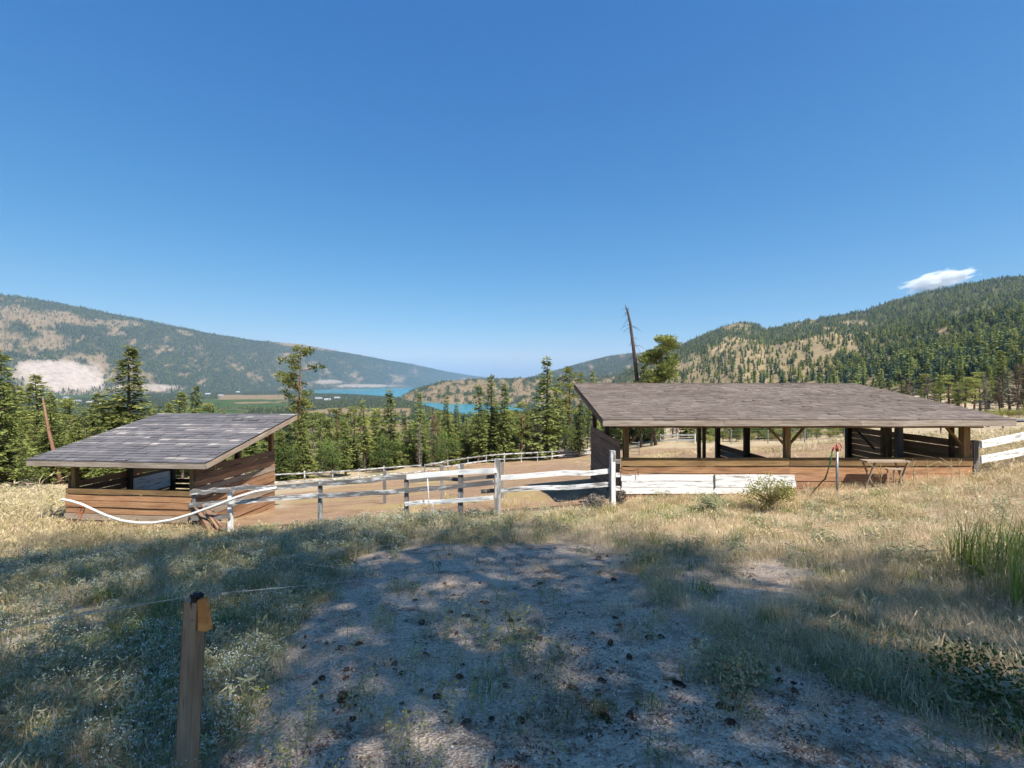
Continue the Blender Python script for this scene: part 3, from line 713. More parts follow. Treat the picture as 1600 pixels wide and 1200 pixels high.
def forest_on(name, h, n, hmin, hmax, label, seed, ymax=None, tfun=None, sparse=0.0, tmax=1.04):
    g = np.random.default_rng(seed)
    nu, nv = h['X'].shape
    u = g.random(n)*(nu-1.001); v = g.random(n)*(nv-1.001)
    i = u.astype(int); j = v.astype(int); fu = u-i; fv = v-j
    def bil(A): return (A[i, j]*(1-fu)+A[i+1, j]*fu)*(1-fv)+(A[i, j+1]*(1-fu)+A[i+1, j+1]*fu)*fv
    X, Y, Z, Fm, T, Sd = (bil(h[k]) for k in ('X', 'Y', 'Z', 'F', 'T', 'S'))
    keep = (g.random(n) < np.maximum(Fm, sparse*(Sd < 0.1))) & (Sd < 0.5) & (T > 0.0) & (T < tmax)
    X, Y, Z = X[keep], Y[keep], Z[keep]; m_ = len(X)
    s = hmin+(hmax*1.15-hmin)*g.random(m_)**1.6; rot = np.stack([np.zeros(m_), np.zeros(m_), g.uniform(0, 6.28, m_)], 1)
    wd = g.uniform(0.85, 1.35, m_)
    return scatter(name, np.stack([X, Y, Z-0.3], 1), rot, np.stack([s*wd, s*wd, s], 1), g.integers(0, len(FT), m_), FT, label, 'forest')
forest_on('forest', HL, 80000, 12, 30, 'distant blue green forest covering the long mountain across the lake', 1, sparse=0.12)
forest_on('forest', HF, 7000, 14, 26, 'hazy forest on the farthest ridge behind the dead snag', 2)
forest_on('forest', HP, 5200, 7, 15, 'dark trees dotted over the tan headland beside the turquoise lake', 3, sparse=0.28)
forest_on('forest', HR, 42000, 6, 16, 'conifer forest on the big hillside above the long shelter', 4, sparse=0.22)
# woods on the valley floor
g = np.random.default_rng(5); nV = 16000
rV = np.exp(g.uniform(np.log(300), np.log(5200), nV)); tV = np.radians(g.uniform(-56, 24, nV))
xV = rV*np.sin(tV); yV = rV*np.cos(tV)
ii = np.clip(np.searchsorted(rv, rV)-1, 0, len(rv)-2); jj = np.clip(np.searchsorted(tv, tV)-1, 0, len(tv)-2)
fi = (rV-rv[ii])/(rv[ii+1]-rv[ii]); fj = (tV-tv[jj])/(tv[jj+1]-tv[jj])
def bilv(A): return (A[ii, jj]*(1-fi)+A[ii+1, jj]*fi)*(1-fj)+(A[ii, jj+1]*(1-fi)+A[ii+1, jj+1]*fi)*fj
zV = bilv(VZ); pxV = 800+F*xV/yV; pyV = 600-F*zV/yV
dens = sstep(0.36, 0.52, fbm(xV/160, yV/160, 77, 3)+0.1)
open_ = (bilv(f_green) > 0.3) | (bilv(f_tan) > 0.3) | (bilv(lk) > 0.01)
keep = (g.random(nV) < dens) & (~open_ | (g.random(nV) < 0.02))&~(bilv(lk) > 0.01)
xV, yV, zV = xV[keep], yV[keep], zV[keep]; mV = len(xV); s = g.uniform(7, 15, mV)
scatter('forest', np.stack([xV, yV, zV-0.3], 1), np.stack([np.zeros(mV), np.zeros(mV), g.uniform(0, 6.28, mV)], 1), np.stack([s*1.2, s*1.2, s], 1), g.integers(0, 5, mV), FT, 'patchy woods on the valley floor below the tree belt', 'forest')

def valley_z(x, y):
    r = math.hypot(x, y); t_ = math.atan2(x, y)
    i = min(max(np.searchsorted(rv, r)-1, 0), len(rv)-2); j = min(max(np.searchsorted(tv, t_)-1, 0), len(tv)-2)
    a = (r-rv[i])/(rv[i+1]-rv[i]); c = (t_-tv[j])/(tv[j+1]-tv[j])
    return float((VZ[i, j]*(1-a)+VZ[i+1, j]*a)*(1-c)+(VZ[i, j+1]*(1-a)+VZ[i+1, j+1]*a)*c)

# ------------------------------------------------------------------ the two open shelters
def shingle_mat(name, stops):
    m, n, l, b = newmat(name)
    a = n.new('ShaderNodeAttribute'); a.attribute_name = 'var'
    r = ramp(n, stops); l.new(a.outputs['Fac'], r.inputs[0])
    g = noise_node(n, l, 'Object', 1.2, 6, (1, 1, 1), offset=False); r2 = ramp(n, [(0.3, (0.70, 0.70, 0.70)), (0.65, (1.08, 1.06, 1.04))]); l.new(g.outputs[0], r2.inputs[0])
    x = n.new('ShaderNodeMix'); x.data_type = 'RGBA'; x.blend_type = 'MULTIPLY'; x.inputs['Factor'].default_value = 0.35
    l.new(r.outputs[0], x.inputs['A']); l.new(r2.outputs[0], x.inputs['B'])
    l.new(x.outputs['Result'], b.inputs['Base Color']); b.inputs['Roughness'].default_value = 0.95; b.inputs['Specular IOR Level'].default_value = 0.15
    gn = noise_node(n, l, 'Object', 90, 2, offset=False); bump(n, l, b, gn.outputs[0], 0.5, 0.004)
    return m
M_sh_right = shingle_mat('brown_shingle', [(0.0, (0.12, 0.093, 0.08)), (0.5, (0.195, 0.160, 0.140)), (1.0, (0.27, 0.228, 0.20))])
M_sh_left = shingle_mat('worn_grey_shingle', [(0.0, (0.085, 0.08, 0.088)), (0.45, (0.15, 0.143, 0.15)), (0.75, (0.22, 0.20, 0.20)), (1.0, (0.40, 0.37, 0.335))])

class Shed:
    def __init__(s, O, r, d): s.O = Vector((O[0], O[1], 0)); s.r = Vector((r[0], r[1], 0)).normalized(); s.d = Vector((d[0], d[1], 0)).normalized()
    def __call__(s, u, v, z): return s.O + s.r*u + s.d*v + Vector((0, 0, z))

def shingles(S, u0, u1, v0, v1, zf, course, tab, mat, parent, varfun, thick=0.020):
    """overlapping tabs laid course by course, each with its own tone"""
    V = []; Q = []; A = []
    slope = (zf(v1)-zf(v0))/(v1-v0); nc = int((v1-v0)/course)+1
    nrm = (Vector((0, 0, 1)) - S.d*slope).normalized()
    R = random.Random(5)
    for c in range(nc):
        va = v0+c*course; vb = min(v1, va+course*1.35)
        u = u0-R.uniform(0, tab) if c % 2 else u0
        u = u0; first = R.uniform(0.3, 1)*tab
        while u < u1-1e-4:
            ue = min(u1, u+first); first = tab*R.uniform(0.8, 1.2)
            lift = thick*R.uniform(0.75, 1.5)
            pa = S(u, va-R.uniform(0, 0.016), 0); pb = S(ue-0.004, va-R.uniform(0, 0.016), 0); pc = S(ue-0.004, vb, 0); pd = S(u, vb, 0)
            wv = 0.022*float(fbm(np.array([u*0.55]), np.array([va*0.55]), 231, 2)[0]); lift *= 1.5 if R.random() < 0.03 else 1.0
            za = zf(va)+wv*min(1, (va-v0)/0.5); zb = zf(vb)+wv*min(1, (vb-v0)/0.5); nb = len(V)
            for p_, z_, li in ((pa, za, lift), (pb, za, lift), (pc, zb, 0.003), (pd, zb, 0.003)):
                p2 = Vector((p_.x, p_.y, z_)) + nrm*li; V.append(tuple(p2))
            for p_, z_ in ((pa, za), (pb, za)):
                V.append((p_.x, p_.y, z_-0.012))
            Q += [(nb, nb+1, nb+2, nb+3), (nb+4, nb+5, nb+1, nb)]
            A += [varfun(u, va, R)]*6
            u = ue
    me_ = mesh_np('shingles', np.array(V), [np.array(Q)], mat, {'var': np.array(A)})
    o = add('shingles', me_, parent); o['kind'] = 'stuff'
    return o

def slab(name, S, u0, u1, v0, v1, zf, th_, mat, parent):
    mb = MB(); A = [S(u0, v0, zf(v0)), S(u1, v0, zf(v0)), S(u1, v1, zf(v1)), S(u0, v1, zf(v1))]; B = [p-Vector((0, 0, th_)) for p in A]
    mb.quad(*A); mb.quad(*B[::-1])
    for k in range(4): mb.quad(B[k], B[(k+1) % 4], A[(k+1) % 4], A[k])
    return part(name, mb, mat, parent)

# left shelter -----------------------------------------------------------
SL = Shed((-8.715, 13.3), (0.994, -0.105), (0.105, 0.994))
W0 = -3.84; D0 = 3.73
zl = lambda v: -2.095 + (v+0.39)*0.226
shL = empty('horse_shelter', SL(W0/2, D0/2, -4.0))
tag(shL, 'small open shelter with patchy grey shingle roof at the left end of the fence', 'shelter')
rt = slab('roof', SL, W0-0.77, 0.65, -0.36, 4.06, lambda v: zl(v)-0.012, 0.03, M_pale, shL)
def varL(u, v, R):
    s = float(fbm(np.array([u*0.30+3]), np.array([v*9.0]), 201, 2)[0]); b_ = 0.22+0.26*R.random()
    band = max(0.0, 1-abs(v-1.9)/1.5)
    if s > 0.64-0.10*band: b_ += 0.20+0.35*R.random()
    return min(1, b_)
shingles(SL, W0-0.80, 0.68, -0.39, 4.08, zl, 0.18, 0.30, M_sh_left, rt, varL, 0.025)
board('fascia', SL(W0-0.79, -0.385, zl(-0.39)-0.085), SL(0.67, -0.385, zl(-0.39)-0.085), 0.13, 0.035, M_fascia, shL)
board('fascia', SL(W0-0.79, 4.07, zl(4.07)-0.10), SL(0.67, 4.07, zl(4.07)-0.10), 0.13, 0.035, M_brown, shL)
for u in (W0-0.775, 0.655):
    board('barge_board', SL(u, -0.36, zl(-0.36)-0.10), SL(u, 4.05, zl(4.05)-0.10), 0.13, 0.035, M_pale if u > 0 else M_brown, shL)
for u in (-3.72, -2.45, -1.2, -0.06):
    board('rafter', SL(u, -0.35, zl(-0.35)-0.125), SL(u, 4.04, zl(4.04)-0.125), 0.14, 0.045, M_brown, shL)
board('beam', SL(W0-0.1, 0.05, zl(0.05)-0.28), SL(0.35, 0.05, zl(0.05)-0.28), 0.14, 0.07, M_brown, shL)
board('beam', SL(W0-0.1, 3.62, zl(3.62)-0.28), SL(0.35, 3.62, zl(3.62)-0.28), 0.14, 0.07, M_brown, shL)
board('lookout', SL(0.02, 0.05, zl(0.05)-0.23), SL(0.60, 0.05, zl(0.05)-0.23), 0.13, 0.05, M_pale, shL)
board('lookout', SL(0.02, 3.62, zl(3.62)-0.23), SL(0.60, 3.62, zl(3.62)-0.23), 0.13, 0.05, M_pale, shL)
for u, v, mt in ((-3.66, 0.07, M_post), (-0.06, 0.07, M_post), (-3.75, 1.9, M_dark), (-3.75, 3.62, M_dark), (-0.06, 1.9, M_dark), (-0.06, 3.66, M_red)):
    board('post', SL(u, v, zl(v)-0.20), SL(u, v, -4.7), 0.125, 0.125, mt, shL, up=SL.d)
board('brace', SL(-0.07, 3.0, zl(3.0)-0.2), SL(-0.07, 3.62, zl(3.62)-0.85), 0.08, 0.04, M_dark, shL)
board('brace', SL(-3.70, 0.12, -2.5), SL(-3.72, 0.09, -3.2), 0.05, 0.05, M_pale, shL)
z = -2.92
board('rail', SL(W0+0.02, -0.045, z-0.07), SL(0.02, -0.045, z-0.07), 0.15, 0.04, M_post, shL, segs=3)
z -= 0.165; k = 0
while z > -4.4:
    mt = [M_front, M_front, M_front, M_pale, M_brown, M_red, M_brown, M_brown][min(k, 7)]
    board('board', SL(W0, -0.03-0.022*(k % 2), z-0.085), SL(-0.02, -0.03-0.022*(k % 2)+random.uniform(-.006, .006), z-0.085), 0.158, 0.028, mt, shL, segs=3); z -= 0.178; k += 1
z = -2.31; k = 0
while z > -4.75:
    mt = [M_brown, M_brown, M_red, M_pale, M_red, M_front, M_red, M_pale, M_front, M_red, M_front, M_red, M_front, M_red, M_red][k]
    board('board', SL(0.015+0.02*(k % 2), 0.02, z-0.085), SL(0.015+0.02*(k % 2), D0, z-0.085), 0.164, 0.028, mt, shL, segs=3); z -= 0.18; k += 1
z = -2.78; k = 0
while z > -4.6:
    board('board', SL(W0+0.01, 0.02, z-0.085), SL(W0+0.01, D0, z-0.085), 0.168, 0.028, M_brown if k % 3 else M_red, shL, segs=3); z -= 0.182; k += 1
z = -3.0
for k in range(3):
    board('painted_board', SL(W0+0.06, 2.0, z-0.15), SL(W0+0.06, 3.55, z-0.15), 0.172, 0.02, M_white, shL); z -= 0.182
z = -3.37
while z > -4.7:
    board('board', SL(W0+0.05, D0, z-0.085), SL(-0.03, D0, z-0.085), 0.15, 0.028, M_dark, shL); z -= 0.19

# long right shelter -----------------------------------------------------
SR = Shed((0, 13.0), (1, 0), (0, 1))
XL, XR, DR = 2.91, 12.26, 4.7
zr = lambda v: -0.914 + (v+0.59)*0.1575
shR = empty('horse_shelter', ((XL+XR)/2, 15.3, -3.0))
tag(shR, 'long open shelter with brown shingle roof and white boards along its front', 'shelter')
rtR = slab('roof', SR, XL-0.57, XR+0.57, -0.56, 5.17, lambda v: zr(v)-0.012, 0.03, M_pale, shR)
def varR(u, v, R):
    s = float(fbm(np.array([u*0.5]), np.array([v*2.0]), 211, 3)[0]); return float(np.clip(0.30+0.40*R.random()+0.5*(s-0.5), 0, 1))
shingles(SR, XL-0.60, XR+0.60, -0.59, 5.2, zr, 0.165, 0.27, M_sh_right, rtR, varR, 0.024)
for a, b_ in ((XL-0.59, 5.4), (5.405, 8.9), (8.905, XR+0.59)):
    board('fascia', (a, 13-0.585, zr(-0.59)-0.088), (b_, 13-0.585, zr(-0.59)-0.088), 0.145, 0.035, M_fascia, shR, segs=4)
board('fascia', (XL-0.59, 18.19, zr(5.19)-0.10), (XR+0.59, 18.19, zr(5.19)-0.10), 0.14, 0.035, M_brown, shR)
for u in (XL-0.575, XR+0.575):
    board('barge_board', SR(u, -0.56, zr(-0.56)-0.10), SR(u, 5.16, zr(5.16)-0.10), 0.14, 0.035, M_brown, shR)
for u in np.arange(XL+0.05, XR+0.1, 1.156):
    board('rafter', SR(u, -0.55, zr(-0.55)-0.13), SR(u, 5.15, zr(5.15)-0.13), 0.14, 0.045, M_brown, shR)
for v in (0.05, 2.35, 4.62):
    board('beam', SR(XL-0.1, v, zr(v)-0.285), SR(XR+0.35 if v < 1 else XR+0.05, v, zr(v)-0.285), 0.15, 0.08, M_brown, shR)
for v in (0.05, 4.62):
    board('lookout', SR(XL-0.52, v, zr(v)-0.24), SR(XL+0.3, v, zr(v)-0.24), 0.13, 0.05, M_red, shR)
PX3 = lambda x, Y: (x-800)/F*Y
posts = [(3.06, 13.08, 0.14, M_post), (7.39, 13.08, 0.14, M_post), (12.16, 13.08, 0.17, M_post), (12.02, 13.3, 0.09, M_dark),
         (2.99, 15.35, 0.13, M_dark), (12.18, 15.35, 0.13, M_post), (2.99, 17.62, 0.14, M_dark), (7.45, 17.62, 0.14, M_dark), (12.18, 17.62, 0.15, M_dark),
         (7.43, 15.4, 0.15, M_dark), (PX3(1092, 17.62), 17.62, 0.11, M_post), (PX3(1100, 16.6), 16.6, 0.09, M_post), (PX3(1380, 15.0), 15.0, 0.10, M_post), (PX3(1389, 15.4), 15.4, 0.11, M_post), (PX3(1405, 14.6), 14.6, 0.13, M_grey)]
for x, y, t_, mt in posts:
    v = y-13; board('post', (x, y, zr(v)-0.20), (x, y, gz(x, y)-0.4), t_, t_, mt, shR, up=(0, 1, 0))
for x, sgn in ((3.06, 1), (7.39, -1), (7.39, 1), (12.16, -1)):
    board('brace', (x+sgn*0.04, 13.09, -1.66), (x+sgn*0.50, 13.09, -1.14), 0.075, 0.045, M_post, shR, up=(0, 1, 0))
board('brace', (9.1+1.6, 15.7, -1.0), (9.1+2.6, 15.7, -2.1), 0.075, 0.045, M_dark, shR, up=(0, 1, 0))
board('brace', (7.52, 15.3, zr(2.3)-0.25), (8.0, 15.3, zr(2.3)-0.36), 0.16, 0.04, M_dark, shR, up=(0, 0, 1))
splits = [(XL, 7.385), (7.39, XR)]
for a, b_ in splits:
    board('rail', (a, 12.955, -1.965-0.105), (b_, 12.955, -1.965-0.105), 0.215, 0.04, M_post, shR, segs=5)
z = -2.19; k = 0
while z > -3.35:
    for a, b_ in splits:
        board('board', (a, 12.975-0.02*(k % 2), z-0.1), (b_, 12.975-0.02*(k % 2)+random.uniform(-.006, .006), z-0.1), 0.186, 0.03, [M_front, M_red, M_red, M_red, M_front, M_red][min(k, 5)], shR, segs=5)
    z -= 0.2; k += 1
wz = -2.41
for r_, ends in enumerate((((2.90, 5.37), (5.385, 7.50)), ((2.92, 5.37), (5.385, 7.54)), ((2.90, 7.05),))):
    for a, b_ in ends:
        board('painted_board', (a, 12.925, wz-0.082), (b_, 12.925, wz-0.082), 0.162, 0.025, M_white, shR, segs=4)
    wz -= 0.172
board('batten', (5.377, 12.90, -2.40), (5.377, 12.90, -2.76), 0.05, 0.02, M_grey, shR, up=(0, 1, 0))
z = -1.54; k = 0
while z > -3.95:
    board('board', (XL-0.02-0.015*(k % 2), 13.0, z-0.1), (XL-0.02-0.015*(k % 2), 17.7, z-0.1), 0.19, 0.03, M_brown, shR, segs=3)
    if z > -3.3: board('board', (XR+0.02, 13.0, z-0.1), (XR+0.02, 17.7, z-0.1), 0.19, 0.03, M_front, shR, segs=3)
    z -= 0.2; k += 1
z = -2.17
for k in range(6):
    board('board', (7.52, 13.2, z-0.1), (7.52, 17.6, z-0.1), 0.19, 0.03, M_grey if k == 1 else M_brown, shR, segs=3); z -= 0.205

# ------------------------------------------------------------------ fences
def rails(parent, pts, hh, th_, mats, name='rail'):
    for k in range(len(pts)-1):
        board(name, pts[k], pts[k+1], hh, th_, mats[k % len(mats)], parent, segs=5, jit=0.020)
nf = empty('board_fence', at(640, 808)); tag(nf, 'weathered white board fence sagging between the two shelters', 'fence')
def fp(x, y, Y, dy=0.0): p = P(x, y, Y); p.y += dy; return p
for (x, yt, yb, Y, t_, mt) in [(777, 717, 806, 12.6, 0.15, M_peel), (720, 725, 804, 12.65, 0.13, M_peel2), (635, 742, 812, 12.7, 0.10, M_grey), (500, 752, 825, 12.9, 0.09, M_peel2), (360, 762, 833, 13.0, 0.10, M_white), (304, 764, 834, 13.1, 0.09, M_grey)]:
    board('post', P(x, yt, Y), P(x, yb+8, Y), t_, t_, mt, nf, up=(0, 1, 0))
fy = -0.09
rails(nf, [fp(300, 769, 13.08, fy), fp(360, 764, 13.0, fy), fp(500, 754.5, 12.9, fy), fp(636, 744.5, 12.7, fy), fp(776, 734, 12.6, fy)], 0.125, 0.035, [M_peel, M_peel2, M_peel, M_white])
rails(nf, [fp(300, 788, 13.08, fy), fp(360, 783, 13.0, fy), fp(500, 773, 12.9, fy), fp(636, 765, 12.7, fy), fp(772, 753, 12.6, fy)], 0.12, 0.035, [M_peel2, M_peel, M_peel2, M_peel2])
rails(nf, [fp(634, 787, 12.7, fy), fp(772, 776, 12.6, fy)], 0.105, 0.03, [M_white])
rails(nf, [fp(303, 808, 13.08, fy), fp(362, 804, 13.0, fy)], 0.13, 0.03, [M_grey])
rails(nf, [fp(640, 752, 12.9, 0.0), fp(772, 745, 12.8, 0.0)], 0.10, 0.03, [M_grey])
rails(nf, [fp(752, 769, 12.75, 0.0), fp(774, 767, 12.7, 0.0)], 0.10, 0.03, [M_grey])
gf = empty('rail_fence', at(870, 800)); tag(gf, 'two rail fence panel from the tall centre post to the long shelter corner', 'fence')
board('post', P(957, 704, 12.5), P(957, 801, 12.5), 0.17, 0.13, M_peel, gf, up=(0, 1, 0))
board('face_board', P(958.5, 722, 12.41), P(958.5, 797, 12.41), 0.10, 0.025, M_white, gf, up=(1, 0, 0))
rails(gf, [fp(782, 747, 12.58), fp(953, 736, 12.5)], 0.125, 0.035, [M_white])
rails(gf, [fp(782, 767.5, 12.58), fp(953, 757, 12.5)], 0.115, 0.035, [M_peel])
for yy in (721, 742, 763): board('stub', P(961, yy, 12.45), P(969, yy, 12.45), 0.11, 0.03, M_white if yy > 730 else M_grey, gf)
rf = empty('rail_fence', (13.2, 13.2, gz(13.2, 13.2))); tag(rf, 'two bright white rails climbing right from the long shelter end', 'fence')
board('post', P(1522, 688, 13.05), P(1522, 742, 13.05), 0.12, 0.12, M_grey, rf, up=(0, 1, 0))
for (y0, y1, h_) in ((695, 674, 0.20), (719, 698, 0.20)):
    board('rail', P(1533, y0-0.6, 13.1), P(1665, y1-6, 13.9), h_, 0.035, M_white, rf, segs=3)
    board('rail', P(1519, y0+1.5, 13.02), P(1534, y0-0.2, 13.15), h_*0.9, 0.03, M_grey, rf)
board('post', P(1668, 660, 13.95), P(1668, 722, 13.95), 0.12, 0.12, M_white, rf, up=(0, 1, 0))
# loose posts standing in the arena behind the fence
for (x, yt, yb, Y, lab) in ((690, 727, 786, 16.0, 'grey post left of the tall centre fence post, standing in the arena'), (785, 722, 778, 16.5, 'grey post just right of the tall centre fence post, standing behind it'), (601, 735, 787, 17.0, 'thin grey post in the arena behind the sagging fence boards')):
    e = at(x, yb); o = board('fence_post', P(x, yt, e.y), Vector((P(x, yt, e.y).x, e.y, e.z-0.3)), 0.10, 0.10, M_grey, None, up=(0, 1, 0)); tag(o, lab, 'post', 'loose posts in the arena')

def far_fence(name, pts, step, hh, rz_, mat, label, pw=0.10, group=None, rh=0.13, rt_=0.04):
    """posts every step metres along ground points; rails at heights rz_"""
    P2 = [Vector((p[0], p[1], 0)) for p in pts]; out = []
    for a, b_ in zip(P2[:-1], P2[1:]):
        n_ = max(1, int(round((b_-a).length/step)))
        for k in range(n_): out.append(a+(b_-a)*(k/n_))
    out.append(P2[-1])
    for p in out: p.z = gz(p.x, p.y)
    r = empty(name, out[len(out)//2]); tag(r, label, 'fence', group)
    for p in out: board('post', p+Vector((0, 0, hh*random.uniform(0.97, 1.05))), p-Vector((0, 0, 0.3)), pw, pw, mat, r, up=(0, 1, 0))
    for h_ in rz_:
        for a, b_ in zip(out[:-1], out[1:]): board('rail', a+Vector((0, -0.07, h_)), b_+Vector((0, -0.07, h_)), rh, rt_, mat, r)
    return r
g2 = lambda L: [(at(x, y).x, at(x, y).y) for x, y in L]
FW = [((x-800)/F*Y, Y) for x, Y in ((330, 37.5), (428, 40), (520, 43.5), (600, 46.5), (658, 48.5))]
far_fence('board_fence', FW, 2.6, 1.35, (0.55, 1.2), M_peel, 'white rail fence curving along the far left side of the arena', rh=0.12)
FW2 = [((x-800)/F*Y, Y) for x, Y in ((664, 49.5), (700, 52.5), (760, 57), (840, 61.5), (884, 65))]
far_fence('rail_fence', FW2, 3.0, 1.2, (0.5, 1.1), M_peel, 'long pale rail fence along the back of the arena before the trees')
far_fence('rail_fence', [((x-800)/F*Y, Y) for x, Y in ((1032, 60), (1086, 57))], 2.4, 1.1, (0.35, 0.95), M_white, 'short white fence seen through the shelter beside the twin trunk tree', rh=0.18)
def wire_fence(pts, step, hh, label, mat=M_galv, wires=4):
    P2 = [Vector((p[0], p[1], 0)) for p in pts]; out = []
    for a, b_ in zip(P2[:-1], P2[1:]):
        n_ = max(1, int(round((b_-a).length/step)))
        for k in range(n_): out.append(a+(b_-a)*(k/n_))
    out.append(P2[-1])
    for p in out: p.z = gz(p.x, p.y)
    r = empty('wire_fence', out[len(out)//2]); tag(r, label, 'fence')
    for p in out: board('post', p+Vector((0, 0, hh)), p-Vector((0, 0, 0.3)), 0.08, 0.08, mat, r, up=(0, 1, 0))
    for q in range(wires):
        mb = MB(); mb.tube([p+Vector((0, 0, hh*(0.2+0.75*q/(wires-1)))) for p in out], 0.007, 4, False); part('wire', mb, M_steel, r)
wire_fence([((x-800)/F*Y, Y) for x, Y in ((1090, 56), (1200, 51), (1320, 47))], 3.4, 1.5, 'grey post and wire fence across the field behind the long shelter')
wire_fence([((x-800)/F*Y, Y) for x, Y in ((1340, 45), (1470, 40), (1567, 36), (1640, 33))], 4.2, 1.4, 'dark post and wire fence by the road beyond the long shelter', M_dark)

# road beyond the right field
road = [((x-800)/F*Y, Y) for x, Y in ((1080, 118), (1200, 96), (1320, 82), (1450, 72), (1600, 64), (1750, 58), (2100, 50))]
rp = []
for (a, b_) in zip(road[:-1], road[1:]):
    for k in range(14): rp.append((a[0]+(b_[0]-a[0])*k/14, a[1]+(b_[1]-a[1])*k/14))
V = []; Q = []
for k, (x, y) in enumerate(rp):
    x2, y2 = rp[min(k+1, len(rp)-1)]; x1, y1 = rp[max(k-1, 0)]; d = Vector((x2-x1, y2-y1)).normalized(); nx, ny = -d.y, d.x
    zc = gz(x, y)+0.25
    for s_ in (-3.2, -1.1, 1.1, 3.2): V.append((x+nx*s_, y+ny*s_, max(zc-abs(s_)*0.02, gz(x+nx*s_, y+ny*s_)+0.03)))
    if k:
        for q in range(3): a = (k-1)*4+q; Q.append((a, a+1, a+5, a+4))
m, n, l, b = newmat('asphalt'); nz = noise_node(n, l, 'Object', 3, 6); r = ramp(n, [(0.3, (0.10, 0.10, 0.105)), (0.7, (0.17, 0.17, 0.175))]); l.new(nz.outputs[0], r.inputs[0]); l.new(r.outputs[0], b.inputs['Base Color']); b.inputs['Roughness'].default_value = 0.9
tag(add('road', mesh_np('road', np.array(V), [np.array(Q)], m)), kind='structure')

# ------------------------------------------------------------------ trees
FIR = [fir(11, 13, 2.5, 0.05), fir(12, 14, 2.2, 0.12, ragged=0.45), fir(13, 15, 2.0, 0.2, 0.9, ragged=0.5), fir(14, 12, 3.0, 0.03, 1.1), fir(15, 13, 2.0, 0.28, 0.85, M_bluefir, ragged=0.45), fir(16, 16, 2.6, 0.3, 0.95, M_pine, ragged=0.5)]
BIGFIR = [fir(21, 13, 3.4, 0.04, 1.5, ragged=0.4, spray=0.36), fir(22, 12, 3.6, 0.03, 1.5, M_pine, ragged=0.45, spray=0.36)]
PINE = [pine(31, 14, 2.3, 0.42, 22), pine(32, 15, 2.6, 0.35, 26), pine(33, 13, 2.4, 0.25, 26, M_fir, M_bark)]
DEAD = [fir(41, 13, 1.6, 0.2, 0.6, M_deadneedle, M_barkgrey, ragged=0.5), fir(42, 12, 1.8, 0.15, 0.55, M_greytwig, M_barkgrey, ragged=0.5, spray=0.34)]
BARE = [bare(51, 11), bare(52, 9, nt_=30), bare(53, 12, lean=0.03, nt_=26)]
BROAD = [broad(61, 6, 2.2), broad(62, 4.5, 2.4, M_bush)]
PH = {}
for grp, hs in ((FIR, (13, 14, 15, 12, 13, 16)), (BIGFIR, (13, 12)), (PINE, (14, 15, 13)), (DEAD, (13, 12)), (BARE, (11, 9, 12)), (BROAD, (6, 4.5))):
    for p_, h_ in zip(grp, hs): PH[id(p_)] = h_
def T(x, y, Y, proto, name, label, cat='tree', group=None, sx=1.0):
    X = (x-800)/F*Y; zb = gz(X, Y); zt = (600-y)/F*Y
    s_ = max(0.15, (zt-zb)/PH[id(proto)])
    return place_tree(name, proto, (X, Y, zb-0.1), s_, random.uniform(0, 6.28), label, cat, group, sx)
# standing out on the left
T(2, 546, 34, BIGFIR[0], 'fir_tree', 'broad dark fir at the left edge of the photo', sx=1.25)
T(198, 541, 43, BIGFIR[1], 'fir_tree', 'big pointed fir rising behind the small shelter roof', sx=1.55)
T(85, 612, 40, BIGFIR[0], 'fir_tree', 'bushy fir between the left edge fir and the big pointed fir', sx=1.15)
T(132, 640, 46, FIR[3], 'fir_tree', 'low spreading fir just left of the big pointed fir')
T(262, 628, 52, BIGFIR[1], 'fir_tree', 'rounded green fir just right of the big pointed fir', sx=1.2)
T(303, 600, 66, FIR[3], 'fir_tree', 'dark fir above the high edge of the small shelter roof')
T(36, 650, 33, FIR[2], 'fir_tree', 'slim fir beside the leaning bare trunk at far left')
T(165, 668, 38, BIGFIR[0], 'fir_tree', 'short dense fir directly behind the small shelter roof eave', sx=1.3)
T(235, 690, 40, FIR[3], 'fir_tree', 'lowest fir seen under the small shelter roof')
p = place_tree('dead_tree', BARE[2], (0, 0, 0), 0.85, 0, 'thin bare leaning grey trunk at the far left field edge', 'tree')
p.location = (at(22, 762).x, at(22, 762).y, at(22, 762).z-0.1); p.rotation_euler = (radians(4), radians(-5), 0.4)
mbt = MB(); a = at(96, 757); mbt.tube([a-Vector((0, 0, 0.3)), a+Vector((-0.35, 0, 1.6)), a+Vector((-1.1, 0.1, 4.2)), a+Vector((-1.8, 0.3, 7.0))], [0.17, 0.15, 0.12, 0.05], 8)
o = add('leaning_trunk', mbt.mesh('trunk', M_barkred, True)); tag(o, 'leaning reddish bare trunk left of the small shelter', 'tree')
